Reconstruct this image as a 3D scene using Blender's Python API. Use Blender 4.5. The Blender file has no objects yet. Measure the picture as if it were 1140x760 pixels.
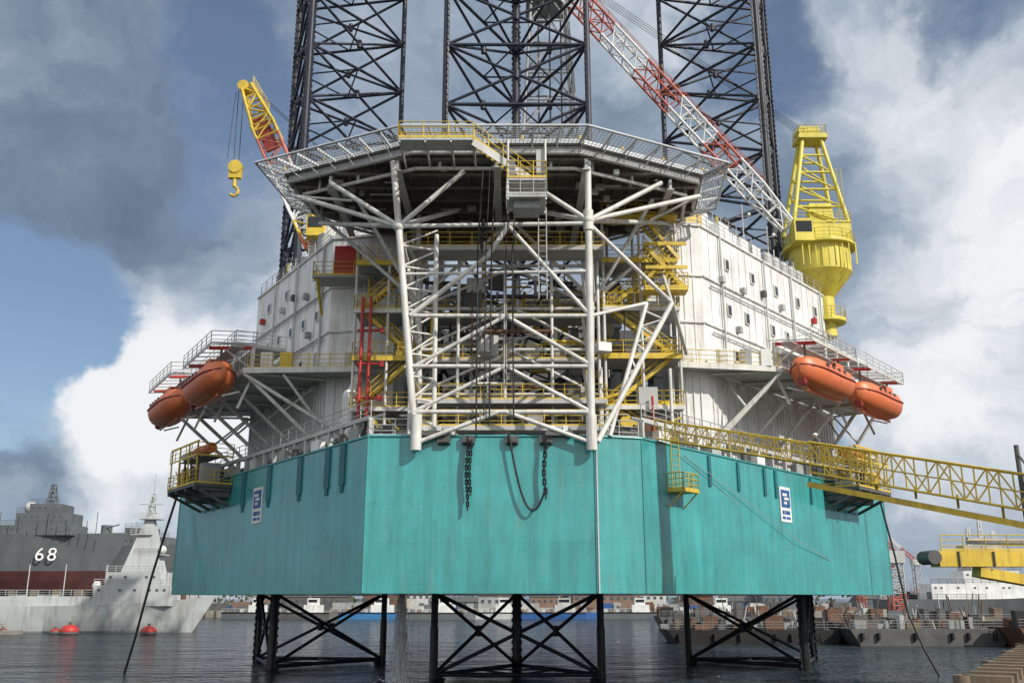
import bpy, math, random
from mathutils import Vector, Matrix
random.seed(7)
V=Vector
scene=bpy.context.scene
EYE=6.3
TILT=math.atan(285/1050)

# ------------------------------------------------------------------ materials
MATS={}
def mat_nodes(name):
    m=bpy.data.materials.new(name); m.use_nodes=True
    nt=m.node_tree; b=nt.nodes['Principled BSDF']
    return m,nt,b
def paint(name,col,rough=0.45,var=0.18,dirt=(0.10,0.06,0.035),dirt_amt=0.25,scale=1.0,bump=0.0,metal=0.0,spec=0.5):
    m,nt,b=mat_nodes(name); N=nt.nodes; L=nt.links
    tc=N.new('ShaderNodeTexCoord')
    n1=N.new('ShaderNodeTexNoise'); n1.inputs['Scale'].default_value=0.6*scale; n1.inputs['Detail'].default_value=3
    L.new(tc.outputs['Object'],n1.inputs['Vector'])
    mp=N.new('ShaderNodeMapping'); mp.inputs['Scale'].default_value=(1.6*scale,1.6*scale,0.14*scale)
    L.new(tc.outputs['Object'],mp.inputs['Vector'])
    n2=N.new('ShaderNodeTexNoise'); n2.inputs['Scale'].default_value=1.5; n2.inputs['Detail'].default_value=5; n2.inputs['Roughness'].default_value=0.7
    L.new(mp.outputs[0],n2.inputs['Vector'])
    r1=N.new('ShaderNodeMapRange'); r1.inputs[1].default_value=0.3; r1.inputs[2].default_value=0.7; r1.inputs[3].default_value=1-var; r1.inputs[4].default_value=1+var*0.5
    L.new(n1.outputs[0],r1.inputs[0])
    mul=N.new('ShaderNodeVectorMath'); mul.operation='SCALE'; mul.inputs[0].default_value=col
    L.new(r1.outputs[0],mul.inputs['Scale'])
    r2=N.new('ShaderNodeMapRange'); r2.inputs[1].default_value=0.50; r2.inputs[2].default_value=0.74; r2.inputs[3].default_value=0; r2.inputs[4].default_value=dirt_amt
    L.new(n2.outputs[0],r2.inputs[0])
    mx=N.new('ShaderNodeMix'); mx.data_type='RGBA'; mx.inputs[7].default_value=(*dirt,1)
    L.new(r2.outputs[0],mx.inputs[0]); L.new(mul.outputs[0],mx.inputs[6])
    L.new(mx.outputs[2],b.inputs['Base Color'])
    rr=N.new('ShaderNodeMapRange'); rr.inputs[3].default_value=rough*0.75; rr.inputs[4].default_value=min(1,rough*1.35)
    L.new(n1.outputs[0],rr.inputs[0]); L.new(rr.outputs[0],b.inputs['Roughness'])
    b.inputs['Metallic'].default_value=metal
    b.inputs['Specular IOR Level'].default_value=spec
    if bump>0:
        n3=N.new('ShaderNodeTexNoise'); n3.inputs['Scale'].default_value=2.2*scale; n3.inputs['Detail'].default_value=2
        L.new(tc.outputs['Object'],n3.inputs['Vector'])
        bp=N.new('ShaderNodeBump'); bp.inputs['Strength'].default_value=bump; bp.inputs['Distance'].default_value=0.05
        L.new(n3.outputs[0],bp.inputs['Height']); L.new(bp.outputs[0],b.inputs['Normal'])
    MATS[name]=m; return m
def hullpaint(name,col):
    m,nt,b=mat_nodes(name); N=nt.nodes; L=nt.links
    tc=N.new('ShaderNodeTexCoord')
    sep=N.new('ShaderNodeSeparateXYZ'); L.new(tc.outputs['Object'],sep.inputs[0])
    n1=N.new('ShaderNodeTexNoise'); n1.inputs['Scale'].default_value=0.25; n1.inputs['Detail'].default_value=6; n1.inputs['Roughness'].default_value=0.65
    L.new(tc.outputs['Object'],n1.inputs['Vector'])
    mp=N.new('ShaderNodeMapping'); mp.inputs['Scale'].default_value=(1.3,1.3,0.11)
    L.new(tc.outputs['Object'],mp.inputs['Vector'])
    n2=N.new('ShaderNodeTexNoise'); n2.inputs['Scale'].default_value=1.2; n2.inputs['Detail'].default_value=8; n2.inputs['Roughness'].default_value=0.72
    L.new(mp.outputs[0],n2.inputs['Vector'])
    a=N.new('ShaderNodeMapRange'); a.inputs[1].default_value=.3;a.inputs[2].default_value=.7;a.inputs[3].default_value=.78;a.inputs[4].default_value=1.16
    L.new(n1.outputs[0],a.inputs[0])
    s=N.new('ShaderNodeMapRange'); s.inputs[1].default_value=.38;s.inputs[2].default_value=.74;s.inputs[3].default_value=1.08;s.inputs[4].default_value=.66
    L.new(n2.outputs[0],s.inputs[0])
    mm=N.new('ShaderNodeMath'); mm.operation='MULTIPLY'; L.new(a.outputs[0],mm.inputs[0]); L.new(s.outputs[0],mm.inputs[1])
    w=N.new('ShaderNodeMath'); w.operation='PINGPONG'; w.inputs[1].default_value=1.18; L.new(sep.outputs[2],w.inputs[0])
    ws=N.new('ShaderNodeMapRange'); ws.inputs[1].default_value=0.0; ws.inputs[2].default_value=0.035; ws.inputs[3].default_value=0.90; ws.inputs[4].default_value=1
    L.new(w.outputs[0],ws.inputs[0])
    w2=N.new('ShaderNodeMath'); w2.operation='PINGPONG'; w2.inputs[1].default_value=1.9; L.new(sep.outputs[0],w2.inputs[0])
    ws2=N.new('ShaderNodeMapRange'); ws2.inputs[1].default_value=0.0; ws2.inputs[2].default_value=0.03; ws2.inputs[3].default_value=0.92; ws2.inputs[4].default_value=1
    L.new(w2.outputs[0],ws2.inputs[0])
    m2=N.new('ShaderNodeMath'); m2.operation='MULTIPLY'; L.new(ws.outputs[0],m2.inputs[0]); L.new(ws2.outputs[0],m2.inputs[1])
    m3=N.new('ShaderNodeMath'); m3.operation='MULTIPLY'; L.new(mm.outputs[0],m3.inputs[0]); L.new(m2.outputs[0],m3.inputs[1])
    mul=N.new('ShaderNodeVectorMath'); mul.operation='SCALE'; mul.inputs[0].default_value=col
    L.new(m3.outputs[0],mul.inputs['Scale'])
    n4=N.new('ShaderNodeTexNoise'); n4.inputs['Scale'].default_value=2.3; n4.inputs['Detail'].default_value=4
    mp4=N.new('ShaderNodeMapping'); mp4.inputs['Scale'].default_value=(1.1,1.1,0.14); mp4.inputs['Location'].default_value=(7,3,1)
    L.new(tc.outputs['Object'],mp4.inputs['Vector']); L.new(mp4.outputs[0],n4.inputs['Vector'])
    r4=N.new('ShaderNodeMapRange'); r4.inputs[1].default_value=.60;r4.inputs[2].default_value=.78;r4.inputs[3].default_value=0;r4.inputs[4].default_value=.4
    L.new(n4.outputs[0],r4.inputs[0])
    mx=N.new('ShaderNodeMix'); mx.data_type='RGBA'; mx.inputs[7].default_value=(.20,.28,.25,1)
    L.new(r4.outputs[0],mx.inputs[0]); L.new(mul.outputs[0],mx.inputs[6]); L.new(mx.outputs[2],b.inputs['Base Color'])
    b.inputs['Roughness'].default_value=.38
    b.inputs['Coat Weight'].default_value=.7; b.inputs['Coat Roughness'].default_value=.16; b.inputs['Coat IOR'].default_value=1.6
    bp=N.new('ShaderNodeBump'); bp.inputs['Strength'].default_value=.4; bp.inputs['Distance'].default_value=.07
    n5=N.new('ShaderNodeTexNoise'); n5.inputs['Scale'].default_value=.7; n5.inputs['Detail'].default_value=2
    L.new(tc.outputs['Object'],n5.inputs['Vector'])
    ad=N.new('ShaderNodeMath'); ad.operation='ADD'; L.new(n5.outputs[0],ad.inputs[0]); L.new(ws.outputs[0],ad.inputs[1])
    L.new(ad.outputs[0],bp.inputs['Height']); L.new(bp.outputs[0],b.inputs['Normal'])
    MATS[name]=m
hullpaint('teal',(.042,.325,.325))
paint('teal_dark',(.014,.13,.16),.5)
paint('white',(.74,.75,.74),.5,.16,dirt=(.27,.22,.16),dirt_amt=.62)
paint('white_truss',(.64,.64,.61),.45,.18,dirt=(.20,.13,.08),dirt_amt=.6)
paint('grey',(.33,.34,.34),.5,.25,dirt=(.14,.10,.07),dirt_amt=.4)
paint('grey_light',(.48,.49,.48),.5,.2,dirt=(.2,.15,.1),dirt_amt=.5)
paint('grey_dark',(.10,.10,.10),.6,.3)
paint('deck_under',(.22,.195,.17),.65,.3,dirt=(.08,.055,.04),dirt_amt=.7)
paint('alu',(.55,.58,.61),.45,.15,dirt_amt=.15)
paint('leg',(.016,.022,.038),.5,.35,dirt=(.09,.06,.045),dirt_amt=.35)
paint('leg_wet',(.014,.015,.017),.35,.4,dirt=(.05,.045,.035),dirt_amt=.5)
paint('yellow',(.66,.47,.05),.5,.2,dirt=(.22,.13,.05),dirt_amt=.6)
paint('yellow_pale',(.66,.57,.08),.4,.15,dirt=(.3,.2,.06),dirt_amt=.5)
paint('orange',(.68,.17,.06),.38,.15,dirt=(.38,.14,.07),dirt_amt=.5)
paint('red',(.46,.03,.025),.45,.15)
paint('maroon',(.26,.04,.035),.5,.2)
paint('redboom',(.48,.13,.09),.5,.25,dirt=(.25,.12,.08),dirt_amt=.5)
paint('black',(.012,.012,.013),.5,.3,dirt_amt=.1)
paint('glass',(.02,.025,.03),.12,.2,dirt_amt=.05)
paint('glass_grey',(.07,.09,.11),.15,.2,dirt_amt=.05)
paint('blue',(.02,.09,.28),.45,.1)
paint('blue_bright',(.04,.19,.42),.45,.1)
paint('rust',(.15,.075,.045),.8,.35)
paint('navy_grey',(.11,.125,.135),.6,.15,dirt=(.07,.055,.045),dirt_amt=.4,scale=.4)
paint('navy_white',(.48,.51,.51),.5,.12,dirt=(.20,.15,.11),dirt_amt=.6,scale=.4)
paint('antifoul',(.07,.020,.018),.7,.3,scale=.4)
paint('concrete',(.27,.255,.23),.85,.25,scale=.7,bump=.5)
paint('timber',(.17,.13,.09),.85,.35,scale=1.5,bump=.6)
paint('brickish',(.20,.13,.10),.85,.2)
paint('tree',(.045,.065,.03),.9,.4)
paint('skin',(.5,.3,.2),.6,.05,dirt_amt=0)
paint('foam',(.80,.82,.83),.4,.05,dirt_amt=0)

def watermat():
    m,nt,b=mat_nodes('water'); N=nt.nodes; L=nt.links
    tc=N.new('ShaderNodeTexCoord')
    b.inputs['Base Color'].default_value=(.020,.034,.040,1)
    b.inputs['Roughness'].default_value=.12
    b.inputs['IOR'].default_value=1.33
    prev=None
    for sc,st,ds,sx in ((.06,1,3.4,(.8,1.5,1)),(.24,1,2.4,(.6,1.4,1)),(.9,1,1.0,(.6,1.2,1)),(2.6,1,.28,(.8,1,1))):
        mp=N.new('ShaderNodeMapping'); mp.inputs['Scale'].default_value=sx; mp.inputs['Rotation'].default_value=(0,0,sc*.3)
        L.new(tc.outputs['Object'],mp.inputs['Vector'])
        n=N.new('ShaderNodeTexNoise'); n.inputs['Scale'].default_value=sc; n.inputs['Detail'].default_value=2; n.inputs['Roughness'].default_value=.6
        L.new(mp.outputs[0],n.inputs['Vector'])
        bp=N.new('ShaderNodeBump'); bp.inputs['Strength'].default_value=st; bp.inputs['Distance'].default_value=ds
        L.new(n.outputs[0],bp.inputs['Height'])
        if prev: L.new(prev.outputs[0],bp.inputs['Normal'])
        prev=bp
    L.new(prev.outputs[0],b.inputs['Normal'])
    MATS['water']=m
watermat()

# ------------------------------------------------------------------ mesh builder
def empty(name,parent=None):
    e=bpy.data.objects.new(name,None); scene.collection.objects.link(e)
    if parent: e.parent=parent
    return e
class M:
    def __init__(s,name,parent=None):
        s.name=name;s.parent=parent;s.v=[];s.f=[];s.mi=[];s.sm=[];s.mats=[]
    def add(s,vs,fs,mat,smooth=False):
        if mat not in s.mats: s.mats.append(mat)
        k=s.mats.index(mat);o=len(s.v)
        s.v+= [tuple(p) for p in vs]
        for f in fs:
            s.f.append([i+o for i in f]); s.mi.append(k); s.sm.append(smooth)
    def tube(s,a,b,r,mat,n=6,r2=None,cap=True):
        a=V(a);b=V(b);d=b-a
        if d.length<1e-5:return
        d.normalize()
        u=d.cross(V((0,0,1)))
        if u.length<1e-3:u=V((1,0,0))
        u.normalize();w=d.cross(u)
        if r2 is None:r2=r
        vs=[]
        for i in range(n):
            t=2*math.pi*i/n;vs.append(a+(u*math.cos(t)+w*math.sin(t))*r)
        for i in range(n):
            t=2*math.pi*i/n;vs.append(b+(u*math.cos(t)+w*math.sin(t))*r2)
        fs=[(i,(i+1)%n,n+(i+1)%n,n+i) for i in range(n)]
        s.add(vs,fs,mat,n>=6)
        if cap and n>4: s.add(vs,[tuple(range(n-1,-1,-1)),tuple(range(n,2*n))],mat)
    def path(s,pts,r,mat,n=6):
        for a,b in zip(pts[:-1],pts[1:]): s.tube(a,b,r,mat,n,cap=False)
    def box(s,c,sz,mat,rz=0.0):
        cx,cy,cz=c;hx,hy,hz=sz[0]/2,sz[1]/2,sz[2]/2
        co,si=math.cos(rz),math.sin(rz);vs=[]
        for z in(-hz,hz):
            for x,y in((-hx,-hy),(hx,-hy),(hx,hy),(-hx,hy)):
                vs.append((cx+x*co-y*si,cy+x*si+y*co,cz+z))
        s.add(vs,[(3,2,1,0),(4,5,6,7),(0,1,5,4),(1,2,6,5),(2,3,7,6),(3,0,4,7)],mat)
    def bb(s,x0,x1,y0,y1,z0,z1,mat): s.box(((x0+x1)/2,(y0+y1)/2,(z0+z1)/2),(x1-x0,y1-y0,z1-z0),mat)
    def beam(s,a,b,w,h,mat):
        a=V(a);b=V(b);d=(b-a).normalized();u=d.cross(V((0,0,1)))
        if u.length<1e-3:u=V((1,0,0))
        u.normalize();t=u.cross(d);vs=[]
        for p in(a,b):
            for x,y in((-w/2,-h/2),(w/2,-h/2),(w/2,h/2),(-w/2,h/2)): vs.append(p+u*x+t*y)
        s.add(vs,[(3,2,1,0),(4,5,6,7),(0,1,5,4),(1,2,6,5),(2,3,7,6),(3,0,4,7)],mat)
    def prism(s,poly,z0,z1,mat,top=None):
        n=len(poly);vs=[(p[0],p[1],z0) for p in poly]+[(p[0],p[1],z1) for p in poly]
        s.add(vs,[(i,(i+1)%n,n+(i+1)%n,n+i) for i in range(n)],mat)
        s.add(vs,[tuple(range(n-1,-1,-1))],mat); s.add(vs,[tuple(range(n,2*n))],top or mat)
    def rail(s,pts,mat='yellow',h=1.1,sp=1.5,r=.035,kick=True):
        for a,b in zip(pts[:-1],pts[1:]):
            a=V(a);b=V(b);L=(b-a).length;k=max(1,round(L/sp))
            for i in range(k+1):
                p=a.lerp(b,i/k); s.tube(p,p+V((0,0,h)),r,mat,4)
            for q in(1,.66,.33): s.tube(a+V((0,0,h*q)),b+V((0,0,h*q)),r*(1 if q==1 else .8),mat,4)
            if kick: s.beam(a+V((0,0,.09)),b+V((0,0,.09)),.03,.14,mat)
    def stair(s,a,b,w,mat='yellow',side=None,rails=True):
        a=V(a);b=V(b);d=b-a;h=V((d.x,d.y,0)).normalized();u=V((-h.y,h.x,0))*w/2
        for q in(-1,1):
            s.beam(a+u*q,b+u*q,.06,.28,mat)
            if rails:
                for hh in(1.0,.55): s.tube(a+u*q+V((0,0,hh)),b+u*q+V((0,0,hh)),.035,mat,4)
                for i in range(5):
                    p=a.lerp(b,i/4)+u*q; s.tube(p,p+V((0,0,1)),.03,mat,4)
        n=max(3,int(abs(d.z)/.24))
        for i in range(n):
            p=a.lerp(b,(i+.5)/n); s.beam(p-u,p+u,.26,.04,'grey')
    def ladder(s,p,z1,mat='yellow',dx=.25):
        p=V(p)
        for q in(-dx,dx): s.tube(p+V((q,0,0)),(p.x+q,p.y,z1),.035,mat,4)
        z=p.z+.3
        while z<z1: s.tube((p.x-dx,p.y,z),(p.x+dx,p.y,z),.02,mat,4); z+=.35
    def lattice(s,a,b,w,h,bays,mat,rc=.12,rb=.06,w2=None,h2=None,bands=None,up=V((0,0,1)),n=6):
        a=V(a);b=V(b);d=(b-a).normalized();u=d.cross(up).normalized();t=u.cross(d).normalized()
        w2=w2 or w;h2=h2 or h
        def sec(k):
            q=k/bays;p=a.lerp(b,q);ww=w+(w2-w)*q;hh=h+(h2-h)*q
            return [p+u*x*ww/2+t*y*hh/2 for x,y in((-1,-1),(1,-1),(1,1),(-1,1))]
        for k in range(bays):
            m=mat if not bands else bands[int(k*len(bands)/bays)]
            A=sec(k);B=sec(k+1)
            for i in range(4):
                s.tube(A[i],B[i],rc,m,n); j=(i+1)%4
                s.tube(A[i],A[j],rb,m,4)
                if k%2: s.tube(A[i],B[j],rb,m,4)
                else: s.tube(A[j],B[i],rb,m,4)
        B=sec(bays)
        for i in range(4): s.tube(B[i],B[(i+1)%4],rb,m,4)
    def sphere(s,c,r,mat,nu=12,nv=8,sq=(1,1,1)):
        vs=[];fs=[]
        for j in range(nv+1):
            ph=math.pi*j/nv-math.pi/2
            for i in range(nu):
                th=2*math.pi*i/nu
                vs.append((c[0]+r*sq[0]*math.cos(ph)*math.cos(th),c[1]+r*sq[1]*math.cos(ph)*math.sin(th),c[2]+r*sq[2]*math.sin(ph)))
        for j in range(nv):
            for i in range(nu): fs.append((j*nu+i,j*nu+(i+1)%nu,(j+1)*nu+(i+1)%nu,(j+1)*nu+i))
        s.add(vs,fs,mat,True)
    def build(s,loc=None,rz=0):
        me=bpy.data.meshes.new(s.name);me.from_pydata(s.v,[],s.f)
        for m in s.mats: me.materials.append(MATS[m])
        me.polygons.foreach_set('material_index',s.mi);me.polygons.foreach_set('use_smooth',s.sm);me.update()
        o=bpy.data.objects.new(s.name,me);scene.collection.objects.link(o)
        if s.parent:o.parent=s.parent
        if loc:o.location=loc
        o.rotation_euler[2]=rz
        return o
def lerp2(p,q,t): return (p[0]+(q[0]-p[0])*t,p[1]+(q[1]-p[1])*t)

# ------------------------------------------------------------------ RIG
rig=empty('jackup_drilling_rig')
ZB,ZT=6.55,15.95
HL=((-8.9,58.0),(-31.0,89.0)); HR=((8.15,58.9),(35.5,91.0))
hull=M('hull',rig)
poly=[(-8.9,58),(5.1,58),(8.15,58.9),(35.5,91),(35.5,110),(26,130),(-22,130),(-31,110),(-31,89)]
hull.prism(poly,ZB,ZT,'teal',top='grey')
for p in poly[:4]+[poly[8]]:
    hull.tube((p[0],p[1],ZB+.02),(p[0],p[1],ZT-.02),.07,'teal',6)
for i in (8,0,1,2):
    a=poly[i];b=poly[(i+1)%9]; hull.tube((*a,ZT+.02),(*b,ZT+.02),.09,'teal',6)
hull.tube((5.2,57.93,ZB),(5.2,57.93,ZT),.05,'alu',6)
hull.build()
det=M('hull_fittings',rig)
def onface(F,t,out=0):
    (x0,y0),(x1,y1)=F; d=V((x1-x0,y1-y0,0)).normalized()
    n=V((d.y,-d.x,0))
    if n.y>0:n=-n
    p=V((x0+(x1-x0)*t,y0+(y1-y0)*t,0))+n*out
    return p,math.atan2(d.y,d.x),d,n
for t in(.09,.15,.27,.42,.56):
    p,a,d,n=onface(HL,t,.05); det.box((p.x,p.y,ZT-1.4),(.75,.12,2.6),'teal_dark',a)
    det.box((p.x,p.y,ZT-2.9),(.4,.1,.5),'teal_dark',a)
for t in(.20,.30,.40,.445,.60):
    p,a,d,n=onface(HR,t,.05); det.box((p.x,p.y,ZT-1.2),(.35,.12,2.1),'teal_dark',a)
def sign(F,t,zc):
    p,a,d,n=onface(F,t,.04); sg=M('sign_board',rig); flip=1 if F is HR else -1
    sg.box((p.x,p.y,zc),(1.9,.06,2.7),'white',a)
    q=p+n*.035; sg.box((q.x,q.y,zc+.45),(1.5,.05,1.35),'blue',a)
    q=p+n*.065
    for k,(ux,uz,w,h,r) in enumerate(((-.15,.75,.75,.2,0),(.1,.45,.8,.2,0),(-.1,.12,.5,.2,0))):
        c=q+d*ux*flip; sg.box((c.x,c.y,zc+uz),(w,.03,h),'white',a)
    q=p+n*.035
    for ux,w in((-.5,.35),(-.1,.22),(.2,.22),(.5,.3)):
        c=q+d*ux; sg.box((c.x,c.y,zc-.62),(w,.04,.3),'blue',a)
    for ux,w in((-.45,.5),(.1,.3),(.5,.35)):
        c=q+d*ux; sg.box((c.x,c.y,zc-1.03),(w,.04,.2),'blue',a)
    sg.build()
sign(HL,.474,13.1); sign(HR,.48,13.3)
for F,rng in((HL,(.02,.8)),(HR,(.02,.85))):
    N_=15
    for i in range(N_+1):
        t=rng[0]+(rng[1]-rng[0])*i/N_
        p,a,d,n=onface(F,t,-.5); det.box((p.x,p.y,ZT+.6),(.25,.3,1.2),'grey_light',a)
        if i%3==1: det.box((p.x,p.y,ZT+.45),(1.3,.5,.9),random.choice(('white','grey','grey_light')),a)
        if i%4==2: det.tube((p.x,p.y,ZT),(p.x,p.y,ZT+.8),.25,'grey_dark',10)
    p0,a,d,n=onface(F,rng[0],-.5);p1=onface(F,rng[1],-.5)[0]
    det.beam(p0+V((0,0,ZT+1.3)),p1+V((0,0,ZT+1.3)),.3,.16,'grey_light')
    q0=p0-n*1.6;q1=p1-n*1.6
    det.beam(q0+V((0,0,ZT+.6)),q1+V((0,0,ZT+.6)),.1,1.2,'grey_dark')
    for zz,r in((.35,.12),(.8,.08),(1.6,.1)): det.tube(p0-n*.8+V((0,0,ZT+zz)),p1-n*.8+V((0,0,ZT+zz)),r,'grey_light',6)
    det.rail([p0+V((0,0,ZT+1.38)),p1+V((0,0,ZT+1.38))],'grey_light')
det.rail([(-8.7,58.3,ZT+.05),(-5.9,58.3,ZT+.05)],'grey_light'); det.rail([(5.5,58.5,ZT+.05),(8,59.2,ZT+.05)],'grey_light')
for x in(-4.6,-3.7,2.6,3.4): det.tube((x,58.5,ZT),(x,58.5,ZT+.55),.2,'white_truss',10); det.tube((x,58.5,ZT+.5),(x,58.5,ZT+.6),.27,'white_truss',10)
for x in(-4.2,-2.7,0.0,2.1):
    det.box((x,57.85,ZT-.25),(.8,.35,.5),'grey_dark'); det.tube((x-.3,57.7,ZT-.45),(x+.3,57.7,ZT-.45),.1,'black',8)
for x in(-4.9,2.9): det.box((x,57.75,ZT+.12),(1.7,.6,.28),'grey_dark'); det.box((x-.4,57.6,ZT+.4),(.3,.3,.4),'white_truss'); det.box((x+.4,57.6,ZT+.4),(.3,.3,.4),'white_truss')
det.build()
rg=M('mooring_chain_and_hoses',rig)
def chain(x,y,z0,z1,r=.055,sz=.2):
    z=z0;k=0
    while z>z1:
        w=sz*.62; xx=x+.06*math.sin(z*1.7)
        if k%2: pts=[(xx-w/2,y,z),(xx+w/2,y,z),(xx+w/2,y,z-sz*1.5),(xx-w/2,y,z-sz*1.5),(xx-w/2,y,z)]
        else: pts=[(xx,y-w/2,z),(xx,y+w/2,z),(xx,y+w/2,z-sz*1.5),(xx,y-w/2,z-sz*1.5),(xx,y-w/2,z)]
        rg.path(pts,r,'black',5); z-=sz*1.1;k+=1
chain(-2.75,57.6,ZT-.3,11.5,.045); chain(-2.55,57.55,ZT-.3,12.4,.045)
chain(2.0,57.55,ZT-.2,12.2,.055,.25)
def hang(a,b,sag,r,mat='black',n=14):
    a=V(a);b=V(b);pts=[]
    for i in range(n+1):
        t=i/n;p=a.lerp(b,t);p.z-=sag*4*t*(1-t);pts.append(p)
    rg.path(pts,r,mat,7)
hang((-.2,57.6,ZT+.2),(2.0,57.55,12.6),2.7,.07)
for k,(x,z1) in enumerate(((-2.2,16),(-1.75,17),(-1.4,16.5),(-.4,19),(.1,17))):
    rg.path([(x+.3,56.6+.1*k,33.3),(x+.1*math.sin(k),57,28),(x,57.2,z1)],.035 if k%2 else .055,'black',6)
for x in(-1.9,): chain(x,57.1,30,28,.05,.22)
hang((-9.2,59.5,17.5),(-11.8,63,16.6),2.2,.12)
rg.path([(-30.4,88,18),(-31.6,87.5,12),(-32.1,86.5,8),(-32.8,86,3),(-33.4,85.6,-.5)],.11,'black',8)
rg.path([(33.2,86,15),(33.9,85.6,10),(34.3,85,5),(35,84,2),(36,83.5,-.5)],.09,'black',8)
for t,e in((.1,(30,87,6.9)),(.12,(33,89,7.1))):
    p,a,d,n=onface(HR,t,.1); rg.path([(p.x,p.y,15.5),(p.x*.5+e[0]*.5,p.y*.5+e[1]*.5-1,10.6),e],.025,'alu',4)
rg.build()

# legs -------------------------------------------------
def leg(name,cx,cy,angs,R=7.85,ztop=92,bay=6.4):
    g=M(name,rig)
    C=[(cx+R*math.cos(math.radians(a)),cy+R*math.sin(math.radians(a))) for a in angs]
    cen=V((cx,cy,0))
    z=-6.1
    for c in C:
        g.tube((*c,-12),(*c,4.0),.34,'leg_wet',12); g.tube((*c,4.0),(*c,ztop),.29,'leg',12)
        dd=(cen-V((*c,0))).normalized(); pe=V((-dd.y,dd.x,0))
        for q in(-1,1):
            a=V((*c,0))+pe*q*.33
            g.box((a.x,a.y,(ztop-12)/2),(.16,.16,ztop+12),'leg',math.atan2(pe.y,pe.x))
            zz=-1
            while zz<ztop:
                t=a+pe*q*.11; g.box((t.x,t.y,zz),(.13,.14,.3),'leg',math.atan2(pe.y,pe.x)); zz+=.66
    while z<ztop:
        m='leg_wet' if z<0 else 'leg'
        mids=[]
        for i in range(3):
            a=V((*C[i],z));b=V((*C[(i+1)%3],z));m_=(a+b)/2;mids.append(m_)
            g.tube(a,b,.17,m,8)
            up=V((0,0,bay))
            g.tube(a,b+up,.155,m,8); g.tube(b,a+up,.155,m,8)
            c_=m_+up*.5; g.tube(c_-V((0,0,.45)),c_+V((0,0,.45)),.27,m,8)
        for i in range(3): g.tube(mids[i],mids[(i+1)%3],.09,m,6)
        z+=bay
    g.build()
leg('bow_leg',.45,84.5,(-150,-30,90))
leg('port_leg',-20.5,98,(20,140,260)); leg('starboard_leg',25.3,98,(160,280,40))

# accommodation blocks ------------------------------------------
blk=M('accommodation',rig)
def wallribs(p,q,z0,z1,sp=.75,mat='white',dep=.09):
    L=math.hypot(q[0]-p[0],q[1]-p[1]);k=int(L/sp);a=math.atan2(q[1]-p[1],q[0]-p[0]);n=V((math.sin(a),-math.cos(a),0))
    if n.y>0:n=-n
    for i in range(1,k):
        x,y=lerp2(p,q,i/k); blk.box((x+n.x*dep/2,y+n.y*dep/2,(z0+z1)/2),(.10,dep,z1-z0),mat,a)
def windows(p,q,ts,zs,w=.65,h=.85):
    a=math.atan2(q[1]-p[1],q[0]-p[0]);n=V((math.sin(a),-math.cos(a),0))
    if n.y>0:n=-n
    for z in zs:
        for t in ts:
            x,y=lerp2(p,q,t)
            blk.box((x+n.x*.06,y+n.y*.06,z),(w+.22,.16,h+.22),'white_truss',a)
            blk.box((x+n.x*.10,y+n.y*.10,z),(w,.12,h),'glass',a)
LB=[(-14.5,72),(-9.2,71.2),(-9.2,87),(-22,89.5),(-24.8,88)]
blk.prism(LB,ZT+.05,34.6,'white')
for z in(22.9,26.6,30.3,34.5):
    for a,b in((LB[4],LB[0]),(LB[0],LB[1])):
        blk.beam((*a,z),(*b,z),.3,.14,'white_truss')
wallribs(LB[0],LB[4],ZT+.1,22.7,.6); wallribs(LB[0],LB[1],ZT+.1,22.7,.6)
wallribs(LB[0],LB[4],23.1,34.3,1.7,dep=.05)
windows(LB[0],LB[4],(.14,.3,.46,.62,.78,.9),(25.0,28.6),.55,.65); windows(LB[0],LB[4],(.2,.55,.8),(32.5,),.55,.65)
blk.prism([(-13.6,73.2),(-9.6,72.6),(-9.6,84),(-17.5,84)],34.62,37.0,'white')
RB=[(12.6,69.6),(14.9,70),(30.4,88),(27,89.5),(12.6,84)]
blk.prism(RB,ZT+.05,34.9,'white')
for z in(22.9,26.8,30.6,34.8):
    for a,b in((RB[0],RB[1]),(RB[1],RB[2])):
        blk.beam((*a,z),(*b,z),.3,.13,'white_truss')
wallribs(RB[1],RB[2],ZT+.1,22.7,.6); wallribs(RB[0],RB[1],ZT+.1,22.7,.5)
wallribs(RB[1],RB[2],23.1,34.7,1.25,dep=.05)
wallribs(RB[0],RB[1],23.1,34.7,.7,dep=.05)
windows(RB[1],RB[2],(.17,.36,.55,.74,.9),(32.6,),.5,.8); windows(RB[1],RB[2],(.17,.3,.5,.62,.85),(28.7,),.5,.8); windows(RB[1],RB[2],(.2,.4,.6,.75,.9),(25,),.5,.8)
blk.prism([(13,72),(15.2,72.3),(20,77.8),(18,80),(13,79)],34.92,36.8,'white')
for i,t in enumerate((.62,.69,.76,.83,.9)):
    x,y=lerp2(RB[1],RB[2],t); x-=1;y+=.9
    blk.tube((x,y,34.9),(x,y,36.6),.5,'grey_light',12); blk.sphere((x,y,36.6),.5,'grey_light',12,6)
for t in(.1,.25,.4,.5):
    x,y=lerp2(RB[1],RB[2],t); blk.box((x-1.2,y+1,36.0),(1.6,1.3,2.1 if t<.3 else 1.4),'white',.86)
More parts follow.
